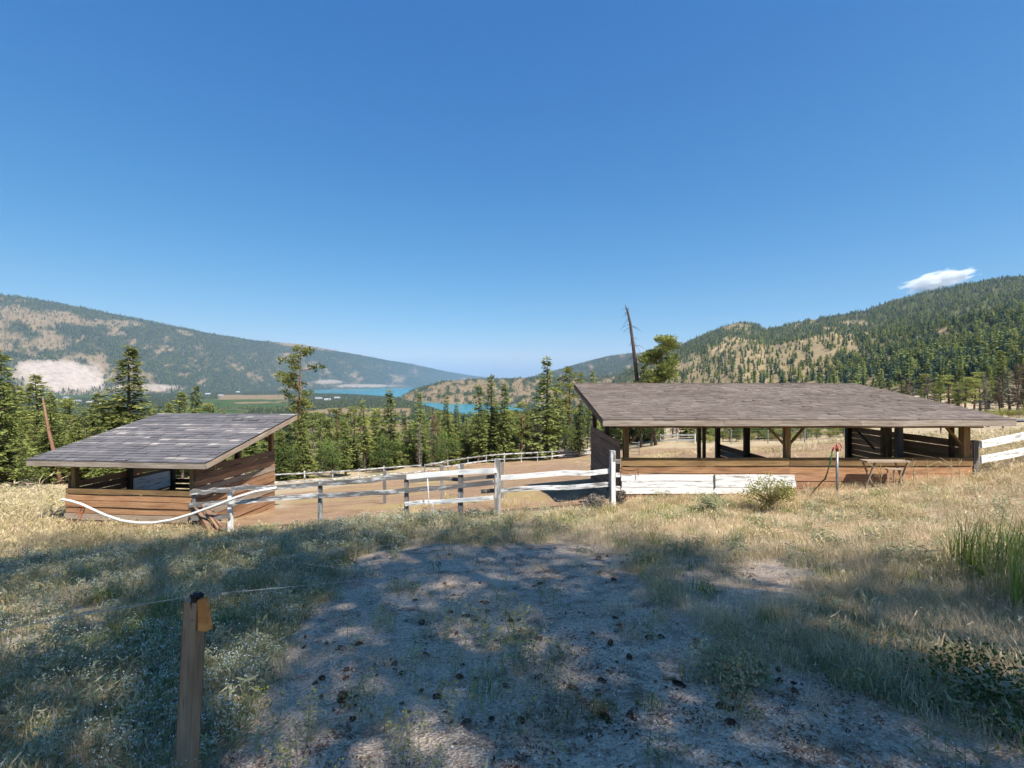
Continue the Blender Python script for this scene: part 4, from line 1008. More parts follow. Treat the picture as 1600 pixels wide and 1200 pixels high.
# belt behind the arena
T(466, 537, 52, PINE[0], 'pine_tree', 'lone tall pine with bare lower trunk above the small shelter roof end')
for (x, y, Y, pr, nm, lab) in [
    (500, 640, 56, PINE[2], 'pine_tree', 'rounded pine just right of the lone tall pine'), (540, 655, 54, FIR[1], 'fir_tree', 'short fir left of the pair under the lake'),
    (570, 622, 58, FIR[5], 'fir_tree', 'light green fir under the left part of the lake'), (612, 608, 60, FIR[0], 'fir_tree', 'pointed fir whose tip crosses the turquoise lake'),
    (655, 613, 62, FIR[2], 'fir_tree', 'slim fir right of the tip crossing the lake'), (702, 616, 63, FIR[5], 'fir_tree', 'light fir before the left end of the tan headland'),
    (748, 600, 64, FIR[1], 'fir_tree', 'left tree of the tall trio before the headland'), (768, 583, 66, FIR[5], 'fir_tree', 'tallest middle tree of the trio before the headland'),
    (787, 598, 64, FIR[0], 'fir_tree', 'right tree of the tall trio before the headland'), (814, 626, 66, PINE[1], 'pine_tree', 'loose pine between the trio and the tallest fir'),
    (852, 556, 66, FIR[0], 'fir_tree', 'tallest dark fir of the belt, left of the long shelter'), (872, 596, 68, FIR[5], 'fir_tree', 'light green fir leaning against the tallest dark fir'),
    (892, 572, 84, PINE[0], 'pine_tree', 'pine top just left of the long shelter roof corner'), (905, 622, 64, FIR[1], 'fir_tree', 'fir beside the dark end wall of the long shelter'),
    (440, 668, 50, FIR[3], 'fir_tree', 'low fir beside the small shelter back post'), (472, 652, 52, BIGFIR[0], 'fir_tree', 'dense fir at the foot of the lone tall pine'), (678, 640, 60, DEAD[0], 'dead_tree', 'rusty brown dying fir in the middle of the belt'), (838, 640, 66, DEAD[0], 'dead_tree', 'reddish dead fir left of the tallest dark fir')]:
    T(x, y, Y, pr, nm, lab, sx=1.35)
bt = random.Random(3)
def zone_of(x): return 'near the lone tall pine' if x < 530 else 'below the lake' if x < 690 else 'below the tan headland' if x < 820 else 'beside the tallest dark fir'
def zone_b(x): return 'left bay' if x < 1100 else 'middle bay' if x < 1240 else 'right of the centre post'
def zone_l(x): return 'at the far left' if x < 120 else 'around the big pointed fir' if x < 270 else 'above the high end of the roof'
def zone_r(x): return 'above the roof hip' if x < 1400 else 'above the right part of the roof' if x < 1520 else 'at the right edge'
for k in range(78):
    x = 425+k*6.5+bt.uniform(-5, 5); Y = 60+bt.uniform(0, 20)+0.02*(x-420); y = bt.uniform(632, 672)-0.01*(x-420)
    pr = bt.choice([FIR[1], FIR[2], FIR[4], FIR[5], FIR[0], PINE[1], PINE[2], FIR[3], FIR[5], PINE[0]])
    if (470 < x < 700 and k % 2) or k % 4 == 3: continue
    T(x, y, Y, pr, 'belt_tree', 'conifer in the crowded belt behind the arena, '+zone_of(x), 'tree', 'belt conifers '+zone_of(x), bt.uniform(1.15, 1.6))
for k in range(44):
    x = 425+k*11.5+bt.uniform(-5, 5); Y = 54+bt.uniform(0, 14)+0.02*(x-420); y = bt.uniform(650, 695)-0.02*(x-420)
    T(x, y, Y, bt.choice(BARE+[DEAD[1]]), 'bare_sapling', 'thin bare grey stem among the belt conifers, '+zone_of(x), 'tree', 'bare stems '+zone_of(x), 0.8)
for k in range(30):
    x = -20+k*15+bt.uniform(-9, 9); Y = 48+bt.uniform(0, 18); y = bt.uniform(640, 690)
    T(x, y, Y, bt.choice([FIR[0], FIR[3], FIR[5], BIGFIR[0], PINE[2]]), 'slope_tree', 'fir on the slope behind the small shelter, '+zone_l(x), 'tree', 'slope firs '+zone_l(x), 1.5)
for k, (x, y, Y) in enumerate([(30, 600, 50), (60, 585, 60), (110, 620, 52), (150, 612, 58), (165, 640, 44), (240, 636, 56), (275, 612, 70), (330, 628, 66), (350, 642, 60), (395, 650, 62), (55, 640, 42), (120, 660, 42), (215, 655, 42), (15, 640, 44), (420, 655, 58), (285, 655, 50), (70, 675, 40), (5, 600, 60)]):
    T(x, y, Y, (FIR[5], BIGFIR[1], PINE[1], FIR[3], BIGFIR[0])[k % 5], 'slope_tree', 'fir on the slope behind the small shelter, '+zone_l(x), 'tree', 'slope firs '+zone_l(x), 1.6)
for k in range(46):
    x = 415+k*11+bt.uniform(-6, 6); Y = 56+bt.uniform(0, 9)+0.025*(x-420); y = bt.uniform(668, 694)-0.022*(x-420)
    T(x, y, Y, bt.choice([FIR[0], FIR[3], BIGFIR[0], FIR[1]]), 'young_fir', 'young fir at the foot of the belt behind the arena, '+zone_of(x), 'tree', 'young firs '+zone_of(x), 1.9)
for k, (x, y, Y) in enumerate([(448, 690, 50), (520, 684, 53), (556, 672, 62), (598, 678, 56), (640, 668, 64), (692, 672, 60), (730, 668, 66), (800, 662, 68), (884, 664, 68)]):
    T(x, y, Y, BROAD[0], 'broadleaf_tree', 'pale leafy tree at the foot of the belt, '+zone_of(x), 'tree', 'leafy trees '+zone_of(x), 1.1)
for k in range(12):
    x = 8+k*33+bt.uniform(-9, 9); Y = 40+bt.uniform(0, 12); y = bt.uniform(650, 700)
    T(x, y, Y, bt.choice(BARE), 'bare_sapling', 'thin bare grey stem behind the small shelter', 'tree', 'bare stems behind the small shelter', 0.8)
# around the snag
FULL = pine(34, 14, 2.9, 0.18, 52, M_pine, M_bark, 0.95, 90); PH[id(FULL)] = 14
T(1034, 521, 62, FULL, 'pine_tree', 'full pine right of the leaning dead snag', sx=1.15)
T(1008, 560, 66, FIR[3], 'fir_tree', 'dark fir between the snag foot and the full pine')
T(928, 578, 110, FIR[0], 'fir_tree', 'small fir tip above the long shelter roof left of the snag')
sp = [P(999, 694, 64), P(996, 600, 64), P(992, 560, 64), P(988, 530, 64), P(985, 506, 64), P(981, 488, 64), P(977, 477, 64)]
sp[0].z = gz(sp[0].x, 64)-0.3
sg = empty('dead_snag', (sp[0].x, 64, sp[0].z+0.3)); tag(sg, 'tall leaning dead snag, blackened and almost branchless, above the long shelter roof', 'tree')
mb = MB(); mb.tube(sp, [0.36, 0.27, 0.24, 0.20, 0.17, 0.13, 0.05], 9); part('trunk', mb, M_char, sg, True)
mb = MB(); Rs = random.Random(8)
for k in range(46):
    f_ = Rs.uniform(1.0, 5.6); i_ = int(f_); a = sp[i_].lerp(sp[i_+1], f_-i_); az = Rs.uniform(0, 6.28); ln = Rs.uniform(0.4, 1.7)
    e = a+Vector((cos(az)*ln, sin(az)*ln*0.7, Rs.uniform(-0.9, 0.15)*ln)); m_ = (a+e)/2+Vector((0, 0, 0.15*ln)); mb.tube([a, m_, e], [0.035, 0.025, 0.012], 4)
part('branch_stubs', mb, M_char, sg)
tw = empty('twin_trunk_tree', (PX3(1018, 58), 58, gz(PX3(1018, 58), 58))); 
for nm, me_ in (('trunk', BROAD[0][0]), ('crown', BROAD[0][1])):
    o = bpy.data.objects.new(nm, me_); COL.objects.link(o); o.parent = tw; o.scale = (1.0, 1.0, 0.8)
mb = MB(); mb.tube([(0.5, 0, -0.3), (0.4, 0, 1.2), (0.2, 0, 2.6)], [0.22, 0.19, 0.13], 8); o = add('trunk', mb.mesh('trunk', M_bark, True), tw)
mb = MB(); mb.tube([(-1.3, 0, -0.3), (-1.2, 0, 1.2), (-0.9, 0, 2.4)], [0.18, 0.15, 0.1], 8); o = add('trunk', mb.mesh('trunk', M_bark, True), tw)
tag(tw, 'bushy twin trunk tree seen through the left bay of the long shelter', 'tree')
# wood behind the long shelter, seen through its bays, and up the right slope
for k in range(40):
    x = 945+k*9.6+bt.uniform(-5, 5); Y = 60+bt.uniform(0, 18)
    T(x, bt.uniform(606, 640), Y, bt.choice([FIR[0], FIR[3], BIGFIR[0], DEAD[1], BARE[0], FIR[0], BIGFIR[1]]), 'wood_tree', 'conifer in the wood seen through the long shelter, '+zone_b(x), 'tree', 'wood trees '+zone_b(x), 1.5)
for k in range(46):
    x = 1290+k*8.2+bt.uniform(-5, 5); Y = 108+bt.uniform(-8, 26)-0.06*(x-1290)
    y = np.interp(x, [1290, 1400, 1480, 1540, 1600, 1670], [606, 592, 586, 578, 562, 556])+bt.uniform(-10, 22)
    T(x, y, Y, bt.choice([FIR[0], FIR[1], FIR[4], FIR[2], DEAD[0], DEAD[1], PINE[1], FIR[5], DEAD[1]]), 'slope_tree', 'conifer on the slope beyond the long shelter, '+zone_r(x), 'tree', 'slope conifers '+zone_r(x), 1.75)
for (x, y, Y, pr, lab) in [(1562, 546, 120, BIGFIR[0], 'tall full green tree high on the right slope'), (1598, 552, 112, FIR[0], 'dark fir at the right edge of the photo'), (1562, 588, 92, DEAD[0], 'reddish dead fir at the right before the green trees'), (1500, 574, 128, FIR[3], 'green fir on the right slope left of the tall full tree'),
                          (1420, 600, 100, DEAD[1], 'grey dying fir above the right end of the long roof'), (1365, 600, 105, DEAD[1], 'pale dying fir above the roof hip'), (1540, 560, 150, FIR[4], 'blue green fir behind the tall full tree')]:
    T(x, y, Y, pr, 'slope_tree', lab, 'tree', sx=1.5)
for k in range(34):
    x = 1085+k*8+bt.uniform(-4, 4); Y = 56+bt.uniform(0, 5)
    X = (x-800)/F*Y; place_tree('field_bush', BROAD[k % 2], (X, Y, gz(X, Y)-0.2), bt.uniform(0.22, 0.42), bt.uniform(0, 6), 'low leafy bush behind the wire fence, seen through the long shelter', 'bush', 'bushes behind the wire fence')
for k in range(14):
    x = 1530+k*9+bt.uniform(-4, 4); Y = 72+bt.uniform(0, 5)
    X = (x-800)/F*Y; place_tree('hedge_bush', BROAD[1], (X, Y, gz(X, Y)-0.2), bt.uniform(0.28, 0.45), bt.uniform(0, 6), 'leafy green bush along the far side of the road at right', 'bush', 'bushes along the road')
# tall trees standing behind the viewpoint: their shade lies over the foreground
SHADE = [pine(71, 26, 3.9, 0.37, 40, clump=1.25, cards_per=80, flat=True, csize=0.55), pine(72, 24, 4.2, 0.36, 40, clump=1.3, cards_per=80, flat=True, csize=0.55), pine(73, 25, 4.0, 0.60, 28, clump=1.25, cards_per=84, flat=True, csize=0.55)]
Lh = (LIGHT.x/-LIGHT.z, LIGHT.y/-LIGHT.z)
for k, (x, y, by, pr) in enumerate([(30, 862, -3.5, 0), (190, 852, -4.5, 1), (350, 842, -3.5, 0), (520, 828, -5, 2), (690, 842, -4, 2), (830, 866, -5, 2), (910, 925, -5, 0), (980, 1025, -4.5, 1), (500, 900, -8, 0)]):
    tip = at(x, y); drop = (tip.y-by)/Lh[1]; X = tip.x-Lh[0]*drop; zb = gz(X, by)
    s_ = (tip.z+drop-zb)/(26, 24, 25)[pr]
    place_tree('pine_tree', SHADE[pr], (X, by, zb-0.1), s_, 1.7*k, 'tall pine behind the viewpoint, shading the foreground', 'tree', 'pines behind the viewpoint')

# ------------------------------------------------------------------ small things round the shelters
mb = MB(); pts = [P(96, 780, 12.7), P(112, 783, 12.75), P(128, 788, 12.8), P(145, 796, 12.8), P(165, 805, 12.8), P(190, 813.5, 12.8), P(215, 817, 12.8), P(240, 817, 12.8), P(270, 812, 12.75), P(300, 803, 12.75), P(335, 790.5, 12.75), P(370, 777, 12.75), P(400, 768, 12.75), P(432, 762, 12.8)]
mb.tube(pts, 0.034, 8); tag(add('plastic_pipe', mb.mesh('plastic_pipe', M_pvc, True)), 'long white plastic pipe bowing across the front of the small shelter', 'pipe')
mb = MB()
for q in range(7):
    x0 = 128+random.uniform(-4, 4); mb.tube([P(x0, 788, 12.9), P(x0+random.uniform(-7, 7), 797, 12.88), P(x0-6+random.uniform(-6, 6), 808+random.uniform(-3, 4), 12.9)], 0.006, 4)
tag(add('baling_twine', mb.mesh('baling_twine', M_orange)), 'tangle of orange twine hanging on the small shelter front', 'twine')
sb = [(306, 790, 330, 826), (316, 786, 343, 824), (330, 800, 352, 825), (312, 806, 340, 829)]
labs = ['leftmost', 'second from left', 'rightmost', 'lowest']
for (x0, y0, x1, y1), w_ in zip(sb, labs):
    tag(board('loose_board', P(x0, y0, 13.0+0.02*random.random()), P(x1, y1+2, 12.85), 0.13, 0.03, M_brown, None, up=(0, 1, 0.4)), 'old brown board leaning inside the fence corner, %s of four' % w_, 'board', 'boards leaning in the fence corner')
mb = MB(); mb.tube([P(668, 748, 12.4), P(669.5, 775, 12.4), P(672, 808, 12.4)], 0.013, 7)
tag(add('plastic_pipe', mb.mesh('plastic_pipe', M_pvc, True)), 'thin white pipe standing upright against the middle fence boards', 'pipe')
mb = MB(); mb.tube([P(634, 788.5, 12.42), P(660, 786.5, 12.42), P(674, 785.5, 12.42), P(676, 787, 12.42), P(677, 808, 12.42)], 0.012, 7)
tag(add('plastic_pipe', mb.mesh('plastic_pipe', M_pvc, True)), 'thin white pipe with an elbow bend along the lowest fence board', 'pipe')
mb = MB(); mb.tube([P(968, 731, 12.85), P(978, 735, 12.84), P(990, 735.5, 12.84), P(997, 733, 12.85), P(997, 744, 12.85)], 0.010, 6)
tag(add('rope', mb.mesh('rope', M_dark, True)), 'dark rope slung on the front boards by the long shelter corner', 'rope')
# frost-free hydrant with hose
hb = at(1308, 764); hb = Vector((P(1308, 700, 12.0).x, 12.0, gz(P(1308, 700, 12.0).x, 12.0)))
hy = empty('yard_hydrant', hb); tag(hy, 'yard hydrant with red head on a grey standpipe before the long shelter', 'hydrant')
zt = P(1308, 700, 12.0).z
mb = MB(); mb.tube([hb-Vector((0, 0, 0.2)), Vector((hb.x, hb.y, zt-0.05))], 0.030, 8); part('standpipe', mb, M_galv, hy, True)
mb = MB(); mb.tube([(hb.x, hb.y, zt-0.08), (hb.x, hb.y, zt+0.08)], [0.036, 0.030], 8); mb.tube([(hb.x, hb.y, zt), (hb.x-0.10, hb.y-0.02, zt+0.01), (hb.x-0.13, hb.y-0.02, zt-0.07)], [0.024, 0.02, 0.02], 7); part('head', mb, M_redp, hy, True)
mb = MB(); mb.tube([(hb.x, hb.y, zt+0.07), (hb.x-0.04, hb.y, zt+0.13), (hb.x+0.06, hb.y, zt+0.11), (hb.x+0.11, hb.y, zt+0.02), (hb.x+0.07, hb.y, zt-0.07)], 0.011, 6); part('lever', mb, M_redp, hy, True)
mb = MB(); pts = [(hb.x-0.13, hb.y-0.02, zt-0.07), (hb.x-0.2, hb.y-0.05, zt-0.35), (hb.x-0.36, hb.y-0.1, zt-0.75)]
for (x, y) in ((1284, 755), (1272, 766), (1258, 772), (1240, 777)):
    q = at(x, y); pts.append((q.x, q.y, q.z+0.05))
mb.tube(pts, 0.018, 7); tag(add('garden_hose', mb.mesh('garden_hose', M_hose, True)), 'green garden hose hanging from the red hydrant into the grass', 'hose')
# old bench and crate of slats before the right bay
bc = P(1381, 720, 12.62); bz = gz(bc.x, bc.y)
be = empty('bench', (bc.x, bc.y, bz)); tag(be, 'pale plank bench on crossed legs before the right bay of the long shelter', 'bench')
for dy in (-0.12, 0.03): board('seat', (bc.x-0.57, bc.y+dy, bc.z), (bc.x+0.55, bc.y+dy, bc.z), 0.04, 0.14, M_pale, be)
for sx_ in (-0.42, 0.42):
    for q in (-1, 1): board('leg', (bc.x+sx_-0.14*q, bc.y-0.05+0.03*q, bc.z-0.03), (bc.x+sx_+0.14*q, bc.y-0.05+0.03*q, bz-0.05), 0.05, 0.025, M_pale, be, up=(0, 1, 0))
st = P(1398, 733, 12.35); sz = gz(st.x, st.y)
se = empty('low_stool', (st.x, st.y, sz)); tag(se, 'small pale slatted stool standing in front of the plank bench', 'stool')
board('seat', (st.x-0.22, st.y, st.z), (st.x+0.18, st.y, st.z), 0.03, 0.10, M_pale, se)
for dx in (-0.18, -0.02, 0.15): board('leg', (st.x+dx, st.y, st.z-0.02), (st.x+dx, st.y, sz-0.05), 0.025, 0.025, M_pale, se, up=(0, 1, 0))
# dried stalks by the right bay
for (x, y0, y1, s_, lab) in ((1426, 716, 745, 5, 'dry branching weed stalk right of the plank bench'), (1448, 718, 742, 3, 'lone dry weed stalk between the bench and the shelter end'), (1486, 717, 742, 5, 'dry branching weed stalk near the long shelter end'), (1498, 716, 740, 3, 'pale forked weed stalk beside the shelter end post'), (1375, 722, 755, 6, 'bushy dry weed under the bench left side')):
    bp = P(x, y1, 12.3); bp.z = gz(bp.x, bp.y); mb = MB(); topz = P(x, y0, 12.3).z
    mb.tube([bp-Vector((0, 0, 0.05)), (bp.x+0.03, bp.y, (bp.z+topz)/2), (bp.x, bp.y, topz)], [0.010, 0.008, 0.004], 5)
    for q in range(s_*2):
        zz = bp.z+(topz-bp.z)*random.uniform(0.35, 0.85); d = random.choice((-1, 1))*random.uniform(0.08, 0.28)
        mb.tube([(bp.x, bp.y, zz), (bp.x+d, bp.y+random.uniform(-.15, .15), zz+abs(d)*random.uniform(0.5, 1.1))], [0.004, 0.006], 4)
    tag(add('dry_weed', mb.mesh('dry_weed', M_stalk)), lab, 'weed')
# stake with insulator, shim and wires
sb0 = P(291, 1215, 2.42); sb1 = P(305, 936, 2.40)
sk = empty('wooden_stake', (sb0.x, sb0.y, gz(sb0.x, sb0.y))); tag(sk, 'square wooden stake in the left foreground grass', 'stake')
mb = MB(); dirv = (sb1-sb0).normalized(); base = sb0-dirv*0.25; wx, wy = 0.086, 0.062
rot = Matrix.Rotation(radians(-14), 3, 'Z'); ax = rot @ Vector((1, 0, 0)); ay = rot @ Vector((0, 1, 0))
prev = None; c = 0.004; prof = []
for (sx_, sy_) in ((-1, -1), (1, -1), (1, 1), (-1, 1)):
    for (qx, qy) in (((c, 0), (0, c)) if sx_*sy_ > 0 else ((0, c), (c, 0))): prof.append((sx_*(wx/2-qx), sy_*(wy/2-qy)))
rings = []
for t_ in np.linspace(0, 1, 14):
    p = base+(sb1-base)*float(t_); sc_ = 1.08-0.10*t_; n0 = len(mb.v)
    for (qx, qy) in prof: mb.v.append(tuple(p+ax*qx*sc_+ay*qy*sc_+Vector((random.uniform(-.0008, .0008), random.uniform(-.0008, .0008), (0.006*sin(qx*60)+random.uniform(-.002, .002)) if t_ == 1 else 0))))
    rings.append(n0)
npf = len(prof)
for a, b_ in zip(rings[:-1], rings[1:]):
    for k in range(npf): mb.q.append((a+k, a+(k+1) % npf, b_+(k+1) % npf, b_+k))
for k in range(1, npf-1): mb.t.append((rings[-1], rings[-1]+k, rings[-1]+k+1))
M_stake2 = wood('stake_wood_upright', (0.30, 0.20, 0.125), (0.40, 0.275, 0.175), (0.47, 0.335, 0.22), 0.0)
for nd in M_stake2.node_tree.nodes:
    if nd.bl_idname == 'ShaderNodeMapping': s_ = nd.inputs['Scale'].default_value; nd.inputs['Scale'].default_value = (14, 14, 0.9) if s_[1] > 5 else (4, 4, 1.0)
part('shaft', mb, M_stake2, sk)
mb = MB(); t0 = sb1-ay*(wy*0.50)+ax*0.008; mb.tri(t0+Vector((-0.004, -0.001, 0.0)), t0+Vector((0.004, -0.001, 0.0)), t0+Vector((0.001, -0.001, -0.045)))
part('crack', mb, M_black, sk)
for (ox, oz, ln) in ((-0.022, -0.16, 0.10), (0.012, -0.30, 0.14), (-0.006, -0.50, 0.09)):
    q0 = sb1+dirv*oz-ay*(wy*0.512)+ax*ox; mb = MB(); mb.tri(q0+ax*-0.0012, q0+ax*0.0012, q0-dirv*ln+ax*0.004); mb.tri(q0+ax*-0.0012, q0+dirv*ln*0.4, q0+ax*0.0012); part('crack', mb, M_dark, sk)
for (ox, oz) in ((-0.018, -0.05), (0.02, -0.09)):
    q0 = sb1+dirv*oz-ay*(wy*0.505)+ax*ox; mb = MB(); mb.tube([q0, q0-ay*0.004], 0.0045, 8); part('nail', mb, M_galv, sk)
mb = MB(); c0 = sb1+ax*0.022+Vector((0, -0.01, 0.012)); mb.box(c0, 0.030, 0.045, 0.030, rot); mb.tube([c0+Vector((-0.022, -0.02, 0.018)), c0+Vector((0.022, -0.02, 0.018))], 0.008, 7); mb.box(c0+Vector((0.0, 0.0, 0.022)), 0.034, 0.02, 0.012, rot)
part('insulator', mb, M_black, sk)
mb = MB(); s0 = sb1+ax*0.047+ay*-0.01+Vector((0, 0, 0.012)); e1 = ax*0.020+ay*0.004; e2 = ay*0.035
A = [s0-e1*0.2-e2*0.5, s0+e1-e2*0.5, s0+e1+e2*0.5, s0-e1*0.2+e2*0.5]; dn = Vector((0, 0, -0.150)); B = [q_+dn+ax*(0.004 if k in (0, 3) else 0.026) for k, q_ in enumerate(A)]
mb.quad(*A); mb.quad(*B[::-1])
for k in range(4): mb.quad(B[k], B[(k+1) % 4], A[(k+1) % 4], A[k])
part('shim', mb, M_flag, sk)
def wire(name, pts, rad, mat, label):
    mb = MB(); mb.tube(pts, rad, 5); tag(add(name, mb.mesh(name, mat)), label, 'wire')
tp = c0+Vector((0, -0.02, 0.02))
wire('fence_wire', [P(-260, 1040, 2.6), P(0, 984, 2.9), P(140, 958, 2.7), tp, Vector((-0.9, 4.1, -1.62)), P(420, 874, 6.3), P(540, 858, 8.0), P(700, 842, 9.6), P(850, 829, 10.9), P(955, 792, 12.3)], 0.0022, M_steel, 'thin pale fence wire running from the foreground stake to the fence')
wire('fence_wire', [P(1120, 846, 7.6), P(1170, 839, 7.6), P(1300, 821, 7.8), P(1430, 803, 8.0), P(1560, 786, 8.2), P(1700, 768, 8.4)], 0.0045, M_wire, 'rusty wire strung over the dry grass at right')
# log pile behind the arena
R = random.Random(4); c = P(900, 703, 66); zb = gz(c.x, 66)
for k in range(14):
    row = k//6; x0 = c.x-2.2+R.uniform(-0.6, 0.6); mb = MB(); ra = R.uniform(0.12, 0.2); L_ = R.uniform(3.0, 5.2); yy = 66+(k % 6)*0.4-1+R.uniform(-.1, .1); z0 = zb+0.15+row*0.32+R.uniform(0, 0.1)
    mb.tube([(x0, yy, z0), (x0+L_/2, yy+R.uniform(-.2, .2), z0+R.uniform(-.05, .1)), (x0+L_, yy+R.uniform(-.3, .3), z0+R.uniform(-0.05, 0.25))], [ra, ra*0.95, ra*0.8], 8)
    tag(add('log', mb.mesh('log', M_log, True)), 'grey log in the pile at the back of the arena, left of the long shelter', 'log', 'logs in the grey pile')
# panel gate leaning seen through the first bay
gt = empty('panel_gate', (PX3(986, 45), 45, gz(PX3(986, 45), 45))); tag(gt, 'small pipe gate seen through the first bay of the long shelter', 'gate')
gx, gy, g0 = gt.location
for q in range(5): board('bar', (gx-0.75, gy, g0+0.2+q*0.27), (gx+0.75, gy, g0+0.2+q*0.27), 0.05, 0.04, M_grey, gt)
for dx in (-0.75, 0.75): board('upright', (gx+dx, gy, g0-0.1), (gx+dx, gy, g0+1.4), 0.07, 0.07, M_grey, gt, up=(0, 1, 0))

# houses on the valley floor
M_hw = plain('house_wall', (0.62, 0.60, 0.57), 0.9, amt=0.2); M_hr = plain('house_roof', (0.42, 0.43, 0.45), 0.8, amt=0.5); M_hwin = plain('house_window', (0.05, 0.06, 0.07), 0.2)
hl = [(104, 622, 34, 'long pale barn by the sand pit'), (122, 627, 30, 'white roofed building left of the big pointed fir'), (143, 629, 36, 'brightest white building left of the big pointed fir'), (325, 616, 40, 'white house left of the tan field'), (345, 618, 36, 'long white building at the tan field edge'), (372, 613, 38, 'pale green roofed house above the tan field'), (498, 623, 40, 'white house just right of the lone tall pine'), (512, 625, 34, 'low white house by the lake shore trees'), (527, 622, 34, 'pale house before the left end of the lake'), (160, 632, 28, 'small house lower beside the big pointed fir')]
for (x, y, L_, lab) in hl:
    c = far_px(x, y, -91.0); zz = valley_z(c[0], c[1]); h = empty('house', (c[0], c[1], zz)); tag(h, lab, 'house', 'houses on the valley floor')
    w_, hh = L_*0.5, L_*0.16
    mb = MB(); mb.box((0, 0, hh/2-1), L_, w_, hh+2); add('wall', mb.mesh('wall', M_hw), h)
    mb = MB(); e = 0.8; rz = hh+L_*0.12
    a0, a1, b0, b1 = (-L_/2-e, -w_/2-e, hh-0.3), (L_/2+e, -w_/2-e, hh-0.3), (-L_/2-e, w_/2+e, hh-0.3), (L_/2+e, w_/2+e, hh-0.3); r0, r1 = (-L_/2-e, 0, rz), (L_/2+e, 0, rz)
    mb.quad(a0, a1, r1, r0); mb.quad(b1, b0, r0, r1); mb.tri(a0, r0, b0); mb.tri(a1, b1, r1); add('roof', mb.mesh('roof', M_hr), h)
    for q in (-0.28, 0.0, 0.28):
        mb = MB(); mb.box((q*L_, -w_/2-0.1, hh*0.55), L_*0.10, 0.2, hh*0.35); add('window', mb.mesh('window', M_hwin), h)

# ------------------------------------------------------------------ grass, weeds, stones, cones
def blades(seed, n, h, spread, wd, mat, lean=0.5, hv=0.4, seedhead=0.0, curl=0.35):
    g = np.random.default_rng(seed); r = spread*np.sqrt(g.random(n)); a = g.uniform(0, 6.28, n)
    B = np.stack([r*np.cos(a), r*np.sin(a), np.full(n, -0.02)], 1)
    d = g.uniform(0, 6.28, n); ln = np.abs(g.normal(0, lean, n)); hh = h*g.uniform(1-hv, 1.1, n)
    dirh = np.stack([np.cos(d), np.sin(d), np.zeros(n)], 1); up = np.array([0, 0, 1.0])
    m1 = B + up*(hh*0.55*np.cos(ln*0.6))[:, None] + dirh*(hh*0.55*np.sin(ln*0.6))[:, None]
    e = m1 + up*(hh*0.45*np.cos(ln*1.4))[:, None] + dirh*(hh*0.45*np.sin(ln*1.4+curl*0.2))[:, None]
    sd = g.uniform(0, 6.28, n); S = np.stack([np.cos(sd), np.sin(sd), np.zeros(n)], 1)*wd*0.5
    V = np.stack([B-S, B+S, m1+S*0.8, m1-S*0.8, e], 1).reshape(-1, 3); k = np.arange(n)*5
    Q = np.stack([k, k+1, k+2, k+3], 1); Tr = np.stack([k+3, k+2, k+4], 1); va = np.repeat(g.random(n), 5)
    if seedhead > 0:
        idx = np.where(g.random(n) < seedhead)[0]; C = np.repeat(e[idx], 3, 0); D = unit(np.repeat(e[idx]-m1[idx], 3, 0)+g.normal(size=(len(idx)*3, 3))*0.02)
        V2, Q2, va2 = cards(C-D*0.03, D, np.full(len(C), wd*2.2), np.full(len(C), 0.07), np.full(len(C), 0.9)); V = np.concatenate([V, V2]); Q = np.concatenate([Q, Q2+5*n]); va = np.concatenate([va, va2])
    return mesh_np('tuft', V, [Q, Tr], mat, {'var': va})
def two_mats(meA_V, Qs, mats, attrs, sizes):
    me_ = mesh_np('weed', meA_V, Qs, None, attrs)
    for m_ in mats: me_.materials.append(m_)
    mi = np.concatenate([np.full(s_, k) for k, s_ in enumerate(sizes)]).astype(np.int32); me_.polygons.foreach_set('material_index', mi); return me_
def weed(seed, stems, h, spread, leafmat, flmat, nfl, fl, leafw=0.012, leafl=0.04):
    g = np.random.default_rng(seed); C = []; D = []; Wd = []; Ln = []; Fc = []
    for k in range(stems):
        a = g.uniform(0, 6.28); r = spread*math.sqrt(g.random()); b0 = np.array([r*cos(a), r*sin(a), -0.02]); hh = h*g.uniform(0.55, 1.1); ld = g.normal(size=2)*0.18
        tip = b0+np.array([ld[0]*hh, ld[1]*hh, hh]); C.append(b0); D.append(unit(tip-b0)); Wd.append(0.006); Ln.append(np.linalg.norm(tip-b0))
        for q in range(7):
            t_ = g.uniform(0.1, 0.95); d = unit(np.array([g.normal(), g.normal(), 0.5])); C.append(b0+(tip-b0)*t_); D.append(d); Wd.append(leafw*g.uniform(.7, 1.3)); Ln.append(leafl*g.uniform(.6, 1.4))
        for q in range(nfl): Fc.append(tip+g.normal(size=3)*np.array([0.018, 0.018, 0.012]))
    V, Q, va = cards(C, np.array(D), Wd, Ln, g.random(len(C))); Fc = np.array(Fc); nf_ = len(Fc)
    if nf_:
        V2, Q2, va2 = cards(Fc, unit(g.normal(size=(nf_, 3))*np.array([1, 1, 0.4])), np.full(nf_, fl), np.full(nf_, fl), np.ones(nf_), np.array([0, 0, 1.0])+g.normal(size=(nf_, 3))*0.4)
        return two_mats(np.concatenate([V, V2]), [Q, Q2+len(V)], [leafmat, flmat], {'var': np.concatenate([va, va2])}, [len(Q), len(Q2)])
    return mesh_np('weed', V, [Q], leafmat, {'var': va})
